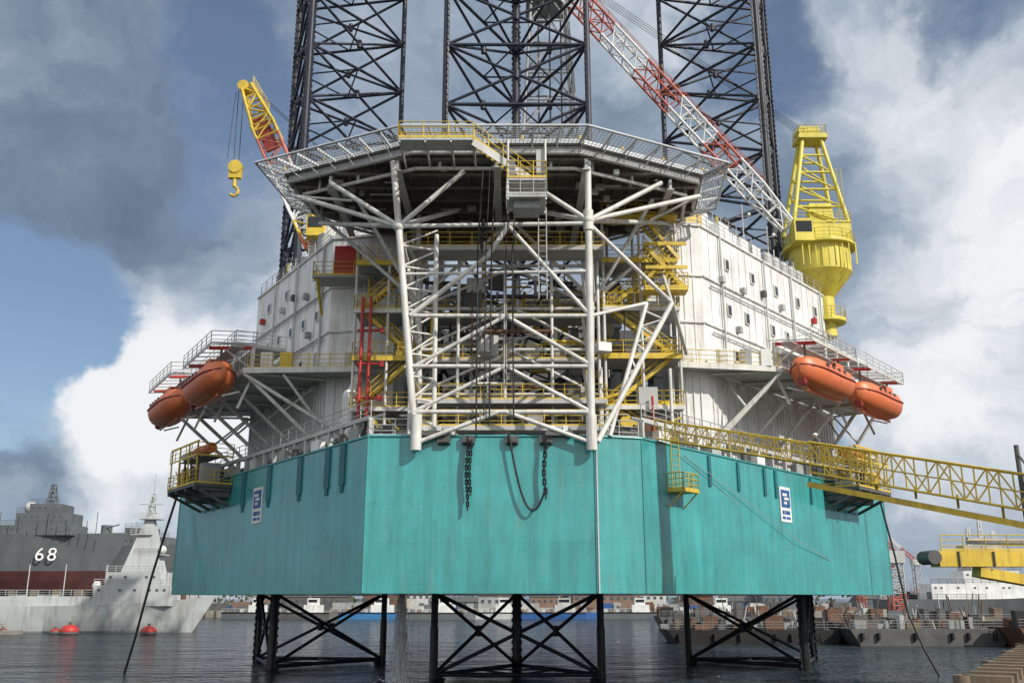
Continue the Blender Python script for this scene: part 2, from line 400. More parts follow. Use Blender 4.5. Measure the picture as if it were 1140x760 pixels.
for F,(ts,z0,z1) in (((RB[1],RB[2]),((.12,.45,.68,.95),23,34.8)),((LB[0],LB[4]),((.08,.4,.7),23,34.4))):
    a=math.atan2(F[1][1]-F[0][1],F[1][0]-F[0][0]);n=V((math.sin(a),-math.cos(a),0))
    if n.y>0:n=-n
    for t in ts:
        x,y=lerp2(F[0],F[1],t);x+=n.x*.22;y+=n.y*.22; blk.tube((x,y,z0),(x,y,z1),.09,'grey_light',6)
    for t in(.2,.35,.5,.65,.8,.93):
        x,y=lerp2(F[0],F[1],t);x+=n.x*.5;y+=n.y*.5; blk.box((x,y,22.3),(.9,.25,.12),'white',a); blk.tube((x,y,22.3),(x-n.x*.5,y-n.y*.5,22.5),.04,'grey',5)
    for t,zz,mt in((.27,30.9,'grey'),(.33,24.2,'red'),(.52,26.9,'grey_light'),(.58,31.2,'grey_light'),(.8,27.2,'grey'),(.87,31.5,'red'),(.22,27.3,'grey'),(.43,31.6,'grey_dark'),(.7,24.3,'grey'),(.12,31.0,'grey_light')):
        x,y=lerp2(F[0],F[1],t);x+=n.x*.25;y+=n.y*.25; blk.box((x,y,zz),(.5,.4,.5),mt,a)
    for zz in(26.2,30.0):   # cable trays
        p_=lerp2(F[0],F[1],.04);q_=lerp2(F[0],F[1],.96); blk.tube((p_[0]+n.x*.18,p_[1]+n.y*.18,zz),(q_[0]+n.x*.18,q_[1]+n.y*.18,zz),.06,'grey',5)
blk.bb(-9.1,12.5,90.5,91.5,ZT,32,'grey_dark'); blk.bb(-9.1,12.5,74,75,ZT+.02,19.4,'grey')
blk.bb(27.6,31.4,90.6,96,ZT,31.5,'grey_light')
blk.build()
rf=M('roof_equipment',rig)
rf.rail([(-24.5,87.7,34.7),(-14.4,72.3,34.7),(-9.4,71.5,34.7)],'grey_light'); rf.rail([(-13.5,73.4,37),(-9.8,72.8,37)],'yellow')
rf.rail([(12.7,69.8,35),(14.8,70.2,35),(30.2,87.9,35)],'grey_light'); rf.rail([(13.1,72.1,36.85),(15.2,72.5,36.85),(19.8,77.8,36.85)],'grey_light')
for k in range(150):
    if k%2: t=random.random();x,y=lerp2(RB[1],RB[2],t); x-=.8+random.random()*3;y+=.8+random.random()*2
    else: t=random.random();x,y=lerp2(LB[0],LB[4],t); x+=.8+random.random()*3;y+=.8+random.random()*2
    h=.6+random.random()*1.9
    if random.random()<.45: rf.box((x,y,34.7+h/2),(.5+random.random()*1.3,.8,h),random.choice(('white','grey_light','grey','white','yellow','grey_dark')),random.random())
    else: rf.tube((x,y,34.7),(x,y,34.9+h*1.9),.05+random.random()*.09,random.choice(('white','grey_light','grey','yellow','grey_dark')),6)
for x,y,h in((-12,75,8),(-10.5,77,6),(14,74,7),(16.5,76,9),(21,80,6),(24,83,5)):
    rf.tube((x,y,35),(x,y,35+h),.06,'grey_light',5); rf.tube((x-.6,y,35+h*.8),(x+.6,y,35+h*.8),.04,'grey_light',4); rf.sphere((x+.6,y,35+h*.8+.2),.18,'white',8,6)
rf.build()

# lifeboat-level walkways -----------------------------------------
wk=M('lifeboat_deck_walkway',rig)
PZ=23.1
LP=[(-20.3,69.8),(-9.0,69.2),(-9.2,71.1),(-14.5,71.85),(-24.95,88.1),(-31.5,88.5)]
RP=[(12.3,67.9),(20.3,69.4),(33.6,85.2),(30.8,87.6),(15.0,69.85),(12.4,69.45)]
for P in(LP,RP): wk.prism(P,PZ-.22,PZ,'grey_light')
wk.beam((-20.4,69.75,PZ-.15),(-9,69.15,PZ-.15),.14,.42,'white_truss'); wk.beam((12.3,67.8,PZ-.15),(20.4,69.35,PZ-.15),.14,.42,'white_truss')
wk.beam((-20.4,69.75,PZ-.15),(-31.6,88.5,PZ-.15),.14,.42,'white_truss'); wk.beam((20.4,69.35,PZ-.15),(33.7,85.2,PZ-.15),.14,.42,'white_truss')
wk.rail([(-20.2,69.9,PZ),(-9.1,69.3,PZ)]); wk.rail([(12.4,68,PZ),(20.3,69.5,PZ)])
wk.rail([(-20.4,69.9,PZ),(-31.5,88.4,PZ)],'grey_light'); wk.rail([(20.4,69.5,PZ),(33.5,85.1,PZ)],'grey_light')
for t in(0,.2,.4,.6,.8,1):
    a=V((*lerp2((-20.4,69.9),(-31.5,88.3),t),PZ-.3)); b=V((*lerp2((-14.5,71.9),(-25,88.2),t),17.2))
    wk.tube(a,b,.16,'white_truss',8); c=V((b.x,b.y,PZ-.4)); wk.tube(a,c,.11,'white_truss',6)
    wk.tube(a.lerp(b,.5),V((*lerp2((-14.5,71.9),(-25,88.2),min(1,t+.1)),PZ-.4)),.09,'white_truss',6)
    a=V((*lerp2((20.4,69.5),(33.5,85.1),t),PZ-.3)); b=V((*lerp2((15,69.9),(30.2,87.4),t),17.2))
    wk.tube(a,b,.16,'white_truss',8); c=V((b.x,b.y,PZ-.4)); wk.tube(a,c,.11,'white_truss',6)
    wk.tube(a.lerp(b,.5),V((*lerp2((15,69.9),(30.2,87.4),min(1,t+.1)),PZ-.4)),.09,'white_truss',6)
wk.tube((-20.4,69.9,PZ-.4),(-11.5,71.4,17.4),.15,'white_truss',8); wk.tube((-17.4,69.9,PZ-.4),(-14.3,71.8,18.5),.12,'white_truss',8)
wk.tube((20.3,69.6,PZ-.4),(15,69.9,17.5),.15,'white_truss',8)
for z,t0,t1 in((26.9,.55,1.08),):
    p0=V((*lerp2((20.4,69.5),(33.5,85.1),t0-.1),z));p1=V((*lerp2((20.4,69.5),(33.5,85.1),t1-.15),z))
    q=V((-3.6,3.2,0)); wk.prism([(p0.x,p0.y),(p1.x,p1.y),(p1.x+q.x,p1.y+q.y),(p0.x+q.x,p0.y+q.y)],z-.2,z,'grey_light')
    wk.rail([p0+q,p0,p1],'white_truss')
    for k in range(5):
        a=p0.lerp(p1,k/4); wk.tube(a,(a.x,a.y,PZ),.1,'white_truss',6)
p0=V((-22.6,74.5,26.4));p1=V((-30,87.2,26.4));q=V((3.6,2.3,0))
wk.prism([(p0.x,p0.y),(p0.x+q.x,p0.y+q.y),(p1.x+q.x,p1.y+q.y),(p1.x,p1.y)],26.2,26.4,'grey_light'); wk.rail([p0+q,p0,p1],'white_truss')
for k in range(5):
    a=p0.lerp(p1,k/4); wk.tube(a,(a.x,a.y,PZ),.1,'white_truss',6)
for x in(-19,-17.5,-15.8,-12.5): wk.box((x,71,PZ+.8),(.9,.5,1.5),random.choice(('white','grey_light','yellow')))
for x in(13.3,15.9,17.7,19.2): wk.box((x,69.2,PZ+.7),(.8,.4,1.3),random.choice(('white','grey_light','grey')))
wk.build()

# lifeboats -----------------------------------------
def lifeboat(name,c,ang):
    e=empty(name); hb=M('boat_hull',e)
    n=22;L=4.7
    secs=[]
    for i in range(n+1):
        s_=-1+2*i/n; f=max(0.03,(1-abs(s_)**3.4))**.6; w=1.5*f
        kz=-1.25+.95*abs(s_)**4; gz=.1+.35*s_*s_
        tz=.2+.35*s_*s_+.85*max(0,(1-abs(s_)**6))**.5
        ring=[]
        for k in range(20):
            th=2*math.pi*k/20; cx=math.cos(th);sz=math.sin(th)
            if sz>=0: y=w*math.copysign(abs(cx)**.5,cx)*(.86 if sz>.05 else 1); z=gz+(tz-gz)*abs(sz)**.6
            else: y=w*math.copysign(abs(cx)**.75,cx); z=gz-(gz-kz)*abs(sz)**.95
            ring.append((s_*L,y,z))
        secs.append(ring)
    vs=[p for r in secs for p in r];fs=[]
    for i in range(n):
        for k in range(20): fs.append((i*20+k,i*20+(k+1)%20,(i+1)*20+(k+1)%20,(i+1)*20+k))
    fs+= [tuple(range(19,-1,-1)),tuple(n*20+k for k in range(20))]
    hb.add(vs,fs,'orange',True); hb.build(c,ang)
    p=M('boat_fittings',e)
    p.box((1.9,0,1.2),(1.5,1.3,.7),'orange'); p.box((1.9,0,1.35),(1.53,1.1,.24),'glass')
    for q in(-1,1):
        pts=[]
        for i in range(15):
            s_=-1+2*i/14; f=max(0.03,(1-abs(s_)**3.4))**.6; pts.append((s_*L,q*(1.52*f),.1+.35*s_*s_))
        p.path(pts,.075,'maroon',6)
        for x in(-2.2,-1.1,0,1.1): p.box((x,q*1.27,.62),(.4,.12,.24),'glass')
        p.box((-1,q*1.36,-.2),(1.6,.06,.22),'white')
    p.box((-.2,0,-1.25),(6.6,.12,.22),'orange'); p.tube((-4.0,0,-.8),(-4.5,0,-.8),.32,'maroon',10); p.tube((-4.4,0,-.5),(-4.4,0,.3),.08,'grey',6)
    for x in(-3.3,3.3): p.tube((x,0,.8),(x,0,2.2),.09,'grey_dark',6)
    p.build(c,ang)
    d=M('davit',e)
    for x in(-3.3,3.3):
        d.beam((x,2.4,.2),(x,2.4,2.7),.26,.26,'white'); d.beam((x,2.5,2.65),(x,-.9,2.2),.2,.26,'red')
        d.tube((x,2.3,1.0),(x,.2,2.3),.09,'white',6); d.tube((x,0,2.3),(x,0,1.6),.05,'black',5)
        d.beam((x,2.4,.2),(x,1.5,-2.2),.18,.18,'white_truss')
        d.beam((x,1.6,-.9),(x,.3,-1.35),.12,.12,'white_truss')
    d.beam((-3.3,2.5,2.7),(3.3,2.5,2.7),.16,.2,'white'); d.beam((-4.5,-1.1,2.2),(4.5,-1.1,2.2),.08,.14,'white_truss'); d.tube((-.8,2.6,3.1),(.8,2.6,3.1),.35,'grey',10)
    d.beam((-4.5,.9,2.28),(4.5,.9,2.28),.9,.06,'grey_light')
    for x in(-4.4,-3,-1.5,0,1.5,3,4.4): d.tube((x,-1.1,2.2),(x,2.4,2.7),.05,'grey_light',4)
    d.rail([(-4.5,-1.1,2.25),(4.5,-1.1,2.25)],'grey_light',h=1.0); d.rail([(4.5,-1.1,2.25),(4.5,2.3,2.6)],'grey_light',h=1.0)
    d.build(c,ang)
aL=math.atan2(18.5,-11.2)
aR=math.atan2(15.8,13.2)
lifeboat('lifeboat',(-23.8,72.2,22.3),aL+math.pi); lifeboat('lifeboat',(-30.2,81.9,22.3),aL+math.pi)
lifeboat('lifeboat',(24.2,71.4,22.55),aR); lifeboat('lifeboat',(31.4,79.9,22.55),aR)

# side sponsons with winches ------------------------------------
def sponson(name,F,t,L=7.4,W=3.1):
    s=M(name,rig);p,a,d,n=onface(F,t,0)
    z=15.2
    def P(u,o,zz): q=p+d*u+n*o; return V((q.x,q.y,zz))
    pl=[P(-L/2,0.05,0),P(L/2,0.05,0),P(L/2,W,0),P(-L/2,W,0)]
    pl2=[(v.x,v.y) for v in pl]
    if F is HR: pl2=[pl2[0],pl2[3],pl2[2],pl2[1]]
    s.prism(pl2,z-.25,z,'grey_dark')
    for u in(-L/2+.2,-L/6,L/6,L/2-.2):
        s.beam(P(u,W-.2,z-.4),P(u,.1,z-1.7),.16,.22,'grey_dark'); s.beam(P(u,0.1,z-.4),P(u,W,z-.4),.16,.25,'grey_dark')
        s.tube(P(u,W-.1,z),P(u,W-.1,z+3.4),.07,'yellow',6)
    s.prism([tuple(P(-L/2+.3,.06,0)[:2]),tuple(P(L/2-.3,.06,0)[:2]),tuple(P(L/2-.3,1.6,0)[:2]),tuple(P(-L/2+.3,1.6,0)[:2])],z-1.0,z-.26,'grey_dark')
    s.rail([P(-L/2,.1,z),P(-L/2,W,z),P(L/2,W,z),P(L/2,.1,z)],'yellow')
    s.rail([P(-L/2,.1,z+2.2),P(-L/2,W,z+2.2),P(L/2,W,z+2.2)],'yellow')
    s.box(P(-2.2,1.6,z+.9),(1.9,1.4,1.7),'grey',a); s.tube(P(-.3,1.0,z+1),P(-.3,2.4,z+1),.8,'grey_dark',14); s.tube(P(1.4,.8,z+1.0),P(1.4,2.6,z+1.0),.7,'yellow',14)
    s.box(P(2.9,1.6,z+.8),(1.1,1.4,1.5),'grey_dark',a); s.tube(P(-3.4,1.8,z+2.95),P(.2,1.9,z+2.95),.42,'orange',12); s.tube(P(1.2,2.0,z+2.9),P(3.3,2.0,z+2.9),.34,'white',12)
    s.box(P(-.5,1.7,z+2.3),(6.2,1.6,.12),'grey',a)
    for u in(-3,-1.1,.6,2.2): s.tube(P(u,2.7,z),P(u,2.7,z+2.3),.1,'grey_dark',6); s.tube(P(u,2.6,z+.5),P(u+1.2,2.6,z+1.6),.06,'white_truss',5)
    s.beam(P(-L/2,W-.1,z+3.4),P(L/2,W-.1,z+3.4),.12,.14,'yellow')
    s.build()
sponson('port_winch_platform',HL,.73); sponson('starboard_winch_platform',HR,.75)
s=M('small_ladder_platform',rig)
p,a,d,n=onface(HR,.09,0)
def P(u,o,zz): q=p+d*u+n*o; return V((q.x,q.y,zz))
s.box(P(0,.65,12.9),(1.9,1.2,.12),'yellow',a); s.rail([P(-.95,.1,12.95),P(-.95,1.2,12.95),P(.95,1.2,12.95),P(.95,.1,12.95)],'yellow',sp=.6); s.ladder(P(-.3,.3,12.9),16.5); s.tube(P(-.9,1.1,12.85),P(-.9,.05,11.9),.05,'yellow',5); s.tube(P(.9,1.1,12.85),P(.9,.05,11.9),.05,'yellow',5)
s.build()

# centre: stair towers, platforms, jacking house -----------------
ct=M('bow_stairs_and_platforms',rig)
levels=(19.4,23.1,26.7,30.4)
for (x0,x1,y0,y1) in((-11.6,-6.6,66.2,70.2),(6.6,12.2,65.6,69.4)):
    lv=levels
    for k,z in enumerate(lv):
        ct.bb(x0,x1,y0,y1,z-.16,z,'grey'); ct.rail([(x0,y1,z),(x0,y0,z),(x1,y0,z),(x1,y1,z)])
        ct.beam((x0,y0-.05,z-.12),(x1,y0-.05,z-.12),.12,.3,'yellow' if k%2 else 'white_truss')
    for x in(x0+.1,(x0+x1)/2,x1-.1):
        for y in(y0+.1,y1-.1): ct.tube((x,y,ZT),(x,y,31.6 if x<0 else 34),.11,'white_truss',8)
    prev=ZT
    for k,z in enumerate(lv):
        if k%2: ct.stair((x0+.4,y0+.8,prev),(x1-.6,y0+.8,z),.8,'yellow')
        else: ct.stair((x1-.4,y0+.8,prev),(x0+.6,y0+.8,z),.8,'yellow')
        prev=z
for x in(-10.9,-10.3,): ct.tube((x,65.8,16.5),(x,65.8,27.5),.12,'red',8)
for z in(17.5,20,22.5,25): ct.tube((-11.2,65.8,z),(-9.4,65.8,z),.09,'red',6); ct.box((-9.4,65.8,z),(.3,.3,.4),'red')
ct.tube((9.9,65.2,16.5),(9.9,65.2,20),.09,'red',8)
ct.bb(-15.3,-10.6,68.6,71.0,30.05,30.2,'grey'); ct.rail([(-15.3,71,30.2),(-15.3,68.6,30.2),(-10.6,68.6,30.2)]); ct.box((-12.9,70.0,31.6),(1.9,1.4,2.5),'red')
for x in(-15,-11): ct.tube((x,68.8,30),(x,71.2,27.8),.12,'yellow',6)
ct.tube((-11.9,68,17.2),(-11.9,68,20.5),.62,'white',16); ct.sphere((-11.9,68,20.5),.62,'white',14,8); ct.tube((-11.9,68,20.9),(-11.2,67.2,22),.25,'white',10)
ct.tube((-10.8,68.5,16.6),(-10.8,68.5,18.8),.45,'grey_light',14)
for z,y0,y1,x0,x1 in((17.2,61.5,63.5,-6.4,6.4),(19.4,63.5,66,-6.5,6.5),(23.1,66.8,69.5,-6.5,6.5),(26.7,67.5,70,-6.5,6.5),(30.2,62.5,65,-7.5,6.5)):
    ct.bb(x0,x1,y0,y1,z-.17,z-.01,'grey'); ct.rail([(x0,y0,z),(x1,y0,z)]); ct.beam((x0,y0,z-.1),(x1,y0,z-.1),.12,.3,'grey_light')
    for k in range(5): xx=x0+.3+(x1-x0-.6)*k/4; ct.tube((xx,y1,ZT),(xx,y1,z),.12,'white_truss',6)
pts=[]
for i in range(17):
    th=math.pi*i/16; pts.append((3.6*math.cos(th),2.8*math.sin(th)))
vs=[(.2+x,67.5,17.3+z) for x,z in pts]+[(.2+x,74,17.3+z) for x,z in pts]
ct.add(vs,[(i,i+1,17+i+1,17+i) for i in range(16)]+[tuple(range(17))],'grey_dark',False)
for yy in(67.4,69.5):
    ct.path([(.2+3.75*x/3.6,yy,17.3+z*1.05) for x,z in pts],.12,'grey',6)
for cx,cy in((-6.35,80.55),(7.25,80.55),(.45,92.3)):
    for q in(-1.7,1.7): ct.bb(cx+q-.45,cx+q+.45,cy-1.4,cy+1.4,ZT,29.5,'grey_light')
    for z in range(17,30,2):
        for q in(-1.2,1.2): ct.tube((cx+q,cy-2.2,z),(cx+q,cy-.4,z),.42,'grey' if z%4 else 'yellow',10)
ct.bb(-8.6,9.5,78.3,79,28.8,30.0,'grey_light'); ct.bb(-8.6,9.5,78.2,79,22,22.7,'grey_light')
cols=('grey','grey_light','white','grey_dark','yellow','white_truss','grey','grey_dark','grey_light','rust','yellow')
for k in range(360):
    x=random.uniform(-8.5,11.5);y=random.uniform(64.5,76);z=random.choice((16,17.2,19.4,23.1,26.7,28.5))
    if y<67 and z>24: y+=5
    c=random.choice(cols); r=random.random()
    if r<.30:
        h=random.uniform(.4,1.7); ct.box((x,y,z+h/2),(random.uniform(.3,1.4),random.uniform(.3,1),h),c,random.choice((0,0,.3)))
    elif r<.66: L=random.uniform(1.5,5); ct.tube((x-L/2,y,z+1.5),(x+L/2,y,z+1.5) if r<.6 else (x+L/2,y,z+2.9),random.uniform(.04,.15),c,7)
    elif r<.92: ct.tube((x,y,z),(x,y,z+random.uniform(1.5,5)),random.uniform(.04,.16),c,7)
    else: ct.tube((x,y-.6,z+1),(x,y+.6,z+1),random.uniform(.3,.65),c,14)
ct.stair((12.2,66,30.4),(9.0,65,34.0),.9,'yellow'); ct.rail([(6.6,64.6,33.6),(11.8,64.6,33.6)]); ct.bb(6.6,12.2,64.6,66.2,33.35,33.55,'yellow')
ct.bb(9.5,12.6,64.0,65.4,27.5,27.7,'yellow'); ct.rail([(9.5,64,27.7),(12.6,64,27.7)]); ct.stair((12.4,64.6,27.7),(9.6,64.6,31),.8,'yellow')
for z in(29.2,31.0): ct.beam((9.6,64,z),(12.6,64,z),.1,.25,'yellow')
ct.build()

# ------------------------------------------------------------------ HELIDECK
hd=empty('helideck'); DZ=35.4
out=[(-7.1,54.8),(4.9,54.8),(15.1,60.2),(15.9,68.2),(6.6,75.3),(-8.2,75.3),(-17.0,68.2),(-17.9,60.2)]
n8=len(out)
def inset(poly,dist):
    res=[];n=len(poly)
    for i in range(n):
        p0=V((*poly[i-1],0));p1=V((*poly[i],0));p2=V((*poly[(i+1)%n],0))
        d1=(p1-p0).normalized();d2=(p2-p1).normalized()
        n1=V((-d1.y,d1.x,0));n2=V((-d2.y,d2.x,0)); b=(n1+n2).normalized(); k=dist/max(.3,b.dot(n1))
        q=p1+b*k;res.append((q.x,q.y))
    return res
inn=inset(out,1.7); in2=inset(out,2.05)
dk=M('deck',hd)
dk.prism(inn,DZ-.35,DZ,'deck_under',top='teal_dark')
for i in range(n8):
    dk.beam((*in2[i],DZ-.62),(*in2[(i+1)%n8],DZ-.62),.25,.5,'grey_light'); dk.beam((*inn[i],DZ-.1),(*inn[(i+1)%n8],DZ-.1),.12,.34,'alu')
def clip(ax,v):
    xs=[]
    for i in range(n8):
        a=in2[i];b=in2[(i+1)%n8]
        if (a[ax]-v)*(b[ax]-v)<0: t=(v-a[ax])/(b[ax]-a[ax]);xs.append(a[1-ax]+(b[1-ax]-a[1-ax])*t)
    return (min(xs),max(xs)) if len(xs)>1 else None
clipx=lambda y:clip(1,y); clipy=lambda x:clip(0,x)
y=57.4
while y<73.3:
    c=clipx(y)
    if c:
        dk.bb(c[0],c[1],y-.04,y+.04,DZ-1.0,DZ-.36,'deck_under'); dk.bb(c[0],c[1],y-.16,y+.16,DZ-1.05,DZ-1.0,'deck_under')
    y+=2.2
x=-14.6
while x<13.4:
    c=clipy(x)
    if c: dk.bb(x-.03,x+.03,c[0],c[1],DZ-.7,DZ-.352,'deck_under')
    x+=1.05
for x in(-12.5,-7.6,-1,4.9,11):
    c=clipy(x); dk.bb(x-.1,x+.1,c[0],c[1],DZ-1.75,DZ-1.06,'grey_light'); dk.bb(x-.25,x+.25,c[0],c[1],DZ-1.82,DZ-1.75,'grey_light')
pi=inset(out,2.9)
for i in range(n8):
    dk.tube((*pi[i],DZ-1.5),(*pi[(i+1)%n8],DZ-1.5),.13,'white_truss',8)
    for t in(.15,.5,.85):
        x,y=lerp2(pi[i],pi[(i+1)%n8],t); dk.tube((x,y,DZ-1.5),(x,y,DZ-.7),.11,'white_truss',8)
for k in range(80):
    x=random.uniform(-13,12);c=clipy(x); yy=random.uniform(c[0]+.5,c[1]-.5)
    if random.random()<.6: dk.box((x,yy,DZ-1.2),(random.uniform(.2,.7),random.uniform(.2,.5),.3),random.choice(('grey_light','white','grey')))
    else: dk.tube((x,yy,DZ-1.15),(x+random.uniform(-2,2),yy,DZ-1.15),.06,random.choice(('white_truss','grey_light')),6)
for i in range(n8):
    A=V((*inn[i],DZ-.25));B=V((*inn[(i+1)%n8],DZ-.25));C=V((*out[i],DZ+.15));D=V((*out[(i+1)%n8],DZ+.15))
    L=(B-A).length;k=round(L/1.6)
    for j in range(k+1):
        a=A.lerp(B,j/k);c=C.lerp(D,j/k); dk.beam(a,c,.1,.16,'alu'); dk.tube(c,a+V((0,0,-.6)),.045,'alu',5)
    dk.tube(C,D,.08,'alu',6)
    for q in(.12,.24,.36,.48,.6,.72,.84,.94): dk.tube(A.lerp(C,q),B.lerp(D,q),.026,'alu',4)
    for j in range(k*6):
        t=j/(k*6); dk.tube(A.lerp(B,t),C.lerp(D,t),.022,'alu',4)
dk.build()
tr=M('support_truss',hd)
W='white_truss'
T=lambda a,b,r=.24,m=W:tr.tube(a,b,r*.78,m,12)
NL=(-7.4,57.5,29.7);NR=(5.0,57.5,30.1); zt=DZ-1.8
T((-7.9,57.5,zt+.7),NL,.28);T((5.05,57.5,zt+.7),NR,.28)
T(NL,(-5.9,57.55,15.2),.28);T(NR,(4.9,57.55,15.0),.3)
for nd in(NL,NR): tr.sphere(nd,.38,W,14,8)
tr.tube((NR[0],NR[1],NR[2]-.7),(NR[0],NR[1],NR[2]+.7),.33,W,14); tr.tube((4.9,57.5,17.2),(4.9,57.5,15.0),.34,W,12); tr.tube((-5.9,57.5,17.2),(-5.9,57.5,15.0),.34,W,12)
for e in((13.2,61.5,zt),(12.2,66.5,zt),(10.2,59.3,zt),(0,57.5,zt),(1.5,64,zt)): T(NR,e,.21)
for e in((-15.3,61.5,zt),(-14.5,66.5,zt),(-12.4,59.3,zt),(-3.2,57.5,zt),(-4,64,zt)): T(NL,e,.21)
for a,b in (((13.2,61.5,zt),(9,63,31.9)),((-15.3,61.5,zt),(-11,60,32.6))): T(a,b,.12)
for X,nd in((-7.0,0),(6.0,0)):
    T((X,66,zt+.4),(X*.93,66,16),.26)
    for e in((X+(7 if X>0 else -7),66,zt),(X+(5 if X>0 else -5),70.5,zt),(0,66,zt),(X,72.5,zt),(X+(4 if X>0 else -4),62,zt)): T((X,66,27.3),e,.18)
for sx,nd,X in((-1,NL,-7),(1,NR,6)):
    T(nd,(X,66,30.0),.18);T(nd,(X,66,27.3),.18);T(nd,(X,66,zt),.18)
    for z in(17.4,20.3,23.6,26.7):
        t=(nd[2]-z)/(nd[2]-15.2); fx=nd[0]+( (-5.9 if sx<0 else 4.9)-nd[0])*t
        T((fx,57.5,z),(X*.95,66,z),.14)
    T((nd[0]*.9,57.5,23.6),(X*.95,66,20.3),.13);T((nd[0]*.9,57.5,26.7),(X*.95,66,23.6),.13); T((nd[0]*.9,57.5,20.3),(X*.95,66,17),.13)
for z in(17.4,20.3,23.6): T((-6.3,57.5,z),(4.95,57.5,z),.17)
T(NL,(5.0,57.5,29.9),.18)
T((-6.9,57.5,26.4),(4.95,57.5,26.6),.13)
T((-6.5,57.5,23.6),(-1.6,57.5,27.6),.2);T((-1.6,57.5,27.6),(-.2,57.5,29.8),.2);T((-.3,57.5,29.8),(4.9,57.5,23.7),.17)
T((-.4,57.5,23.6),(4.9,57.5,20.4),.18);T((-.4,57.5,23.6),(-6.1,57.5,20.3),.16)
T((-.4,57.5,17.4),(4.8,57.5,15.5),.18);T((-.8,57.5,17.4),(-5.8,57.5,15.5),.18);T((-6.1,57.5,17.4),(-.4,57.5,20.3),.16);T((-.4,57.5,20.3),(4.9,57.5,17.4),.16)
T((-5.0,58.5,29.5),(-4.9,58.5,16),.2)
for k in range(9): z=16.8+k*1.45; f=(29.7-z)/14.5; T((-7.4+1.5*f,57.55,z),(-4.95,58.5,z+.0),.09); T((-7.4+1.5*f,57.55,z),(-4.95,58.5,z+1.4),.08)
a1=V((5.3,57.8,15.6));b1=V((10.7,60.2,25.3));a2=V((6.1,58.2,16.0));b2=V((9.0,60.2,25.3))
T(a1,b1,.22);T(a2,b2,.18)
for k in range(1,8): T(a1.lerp(b1,k/8),a2.lerp(b2,(k+.5)/8),.09);T(a1.lerp(b1,k/8),a2.lerp(b2,(k-.5)/8),.07)
T(b1,(12.6,66,23.3),.18);T(b1,(11,66,30),.15);T(b2,(5,57.5,23.6),.15);T(b1,(5,57.5,29.9),.18)
for z in(20.3,23.6,26.7,30): T((-6.9,66,z),(6.1,66,z),.15)
for z in(20.3,23.6,26.7): T((-6.9,66,z),(0,66,z+3.2),.13);T((0,66,z+3.2),(6.1,66,z),.13)
tr.build()
ac=M('access_stair',hd)
zf=33.95
ac.bb(-7.1,-2.3,53.4,54.9,zf-.15,zf,'grey_light'); ac.rail([(-7.1,54.8,zf),(-7.1,53.4,zf),(-2.4,53.4,zf)],'yellow'); ac.rail([(-7.1,54.9,zf),(-3,54.9,zf)],'yellow')
for x in(-7,-5.4,-3.8,-2.4): ac.beam((x,53.4,zf-.2),(x,57.2,zf-.2),.1,.2,'grey_light'); ac.tube((x,54.9,zf),(x,56.9,DZ-.5),.06,'white_truss',6)
ac.stair((-2.4,53.9,zf),(1.3,53.9,31.0),.95,'yellow')
for z in(31.0,29.9): ac.bb(-.3,2.1,52.9,55.2,z-.15,z-.01,'grey_light'); ac.rail([(-.3,52.9,z),(2.1,52.9,z),(2.1,55.1,z)],'grey_light' if z<30.5 else 'yellow',sp=.8)
for x,y in((-.25,53),(2.05,53),(-.25,55.1),(2.05,55.1)): ac.tube((x,y,29.6),(x,y,33.6),.07,'white_truss',6)
ac.beam((-2.4,53.4,zf-.3),(1.6,53.4,30.8),.08,.45,'white_truss')
ac.beam((-.3,55.1,30),(-.3,57.5,33),.15,.2,W); ac.beam((2.0,55.1,30),(2.0,57.5,33),.15,.2,W); ac.ladder((1.9,55.2,24),30,'grey_light')
ac.box((.9,54.2,29.5),(1.6,1.6,.5),'grey'); ac.box((1.8,53.4,32.2),(.6,.5,1.6),'grey_light'); ac.box((-.0,53.2,31.7),(.4,.4,1.1),'grey')
ac.build()
mast=M('deck_edge_lights',hd)
for i in range(n8):
    for t in(.0,.33,.66):
        x,y=lerp2(inn[i],inn[(i+1)%n8],t); mast.tube((x,y,DZ),(x,y,DZ+.25),.12,'yellow',8)
for x,y in((-6,74),(5,74),(13,66)): mast.tube((x,y,DZ),(x,y,DZ+1.8),.06,'grey_light',6); mast.box((x,y,DZ+1.8),(.5,.3,.4),'yellow')
mast.build()

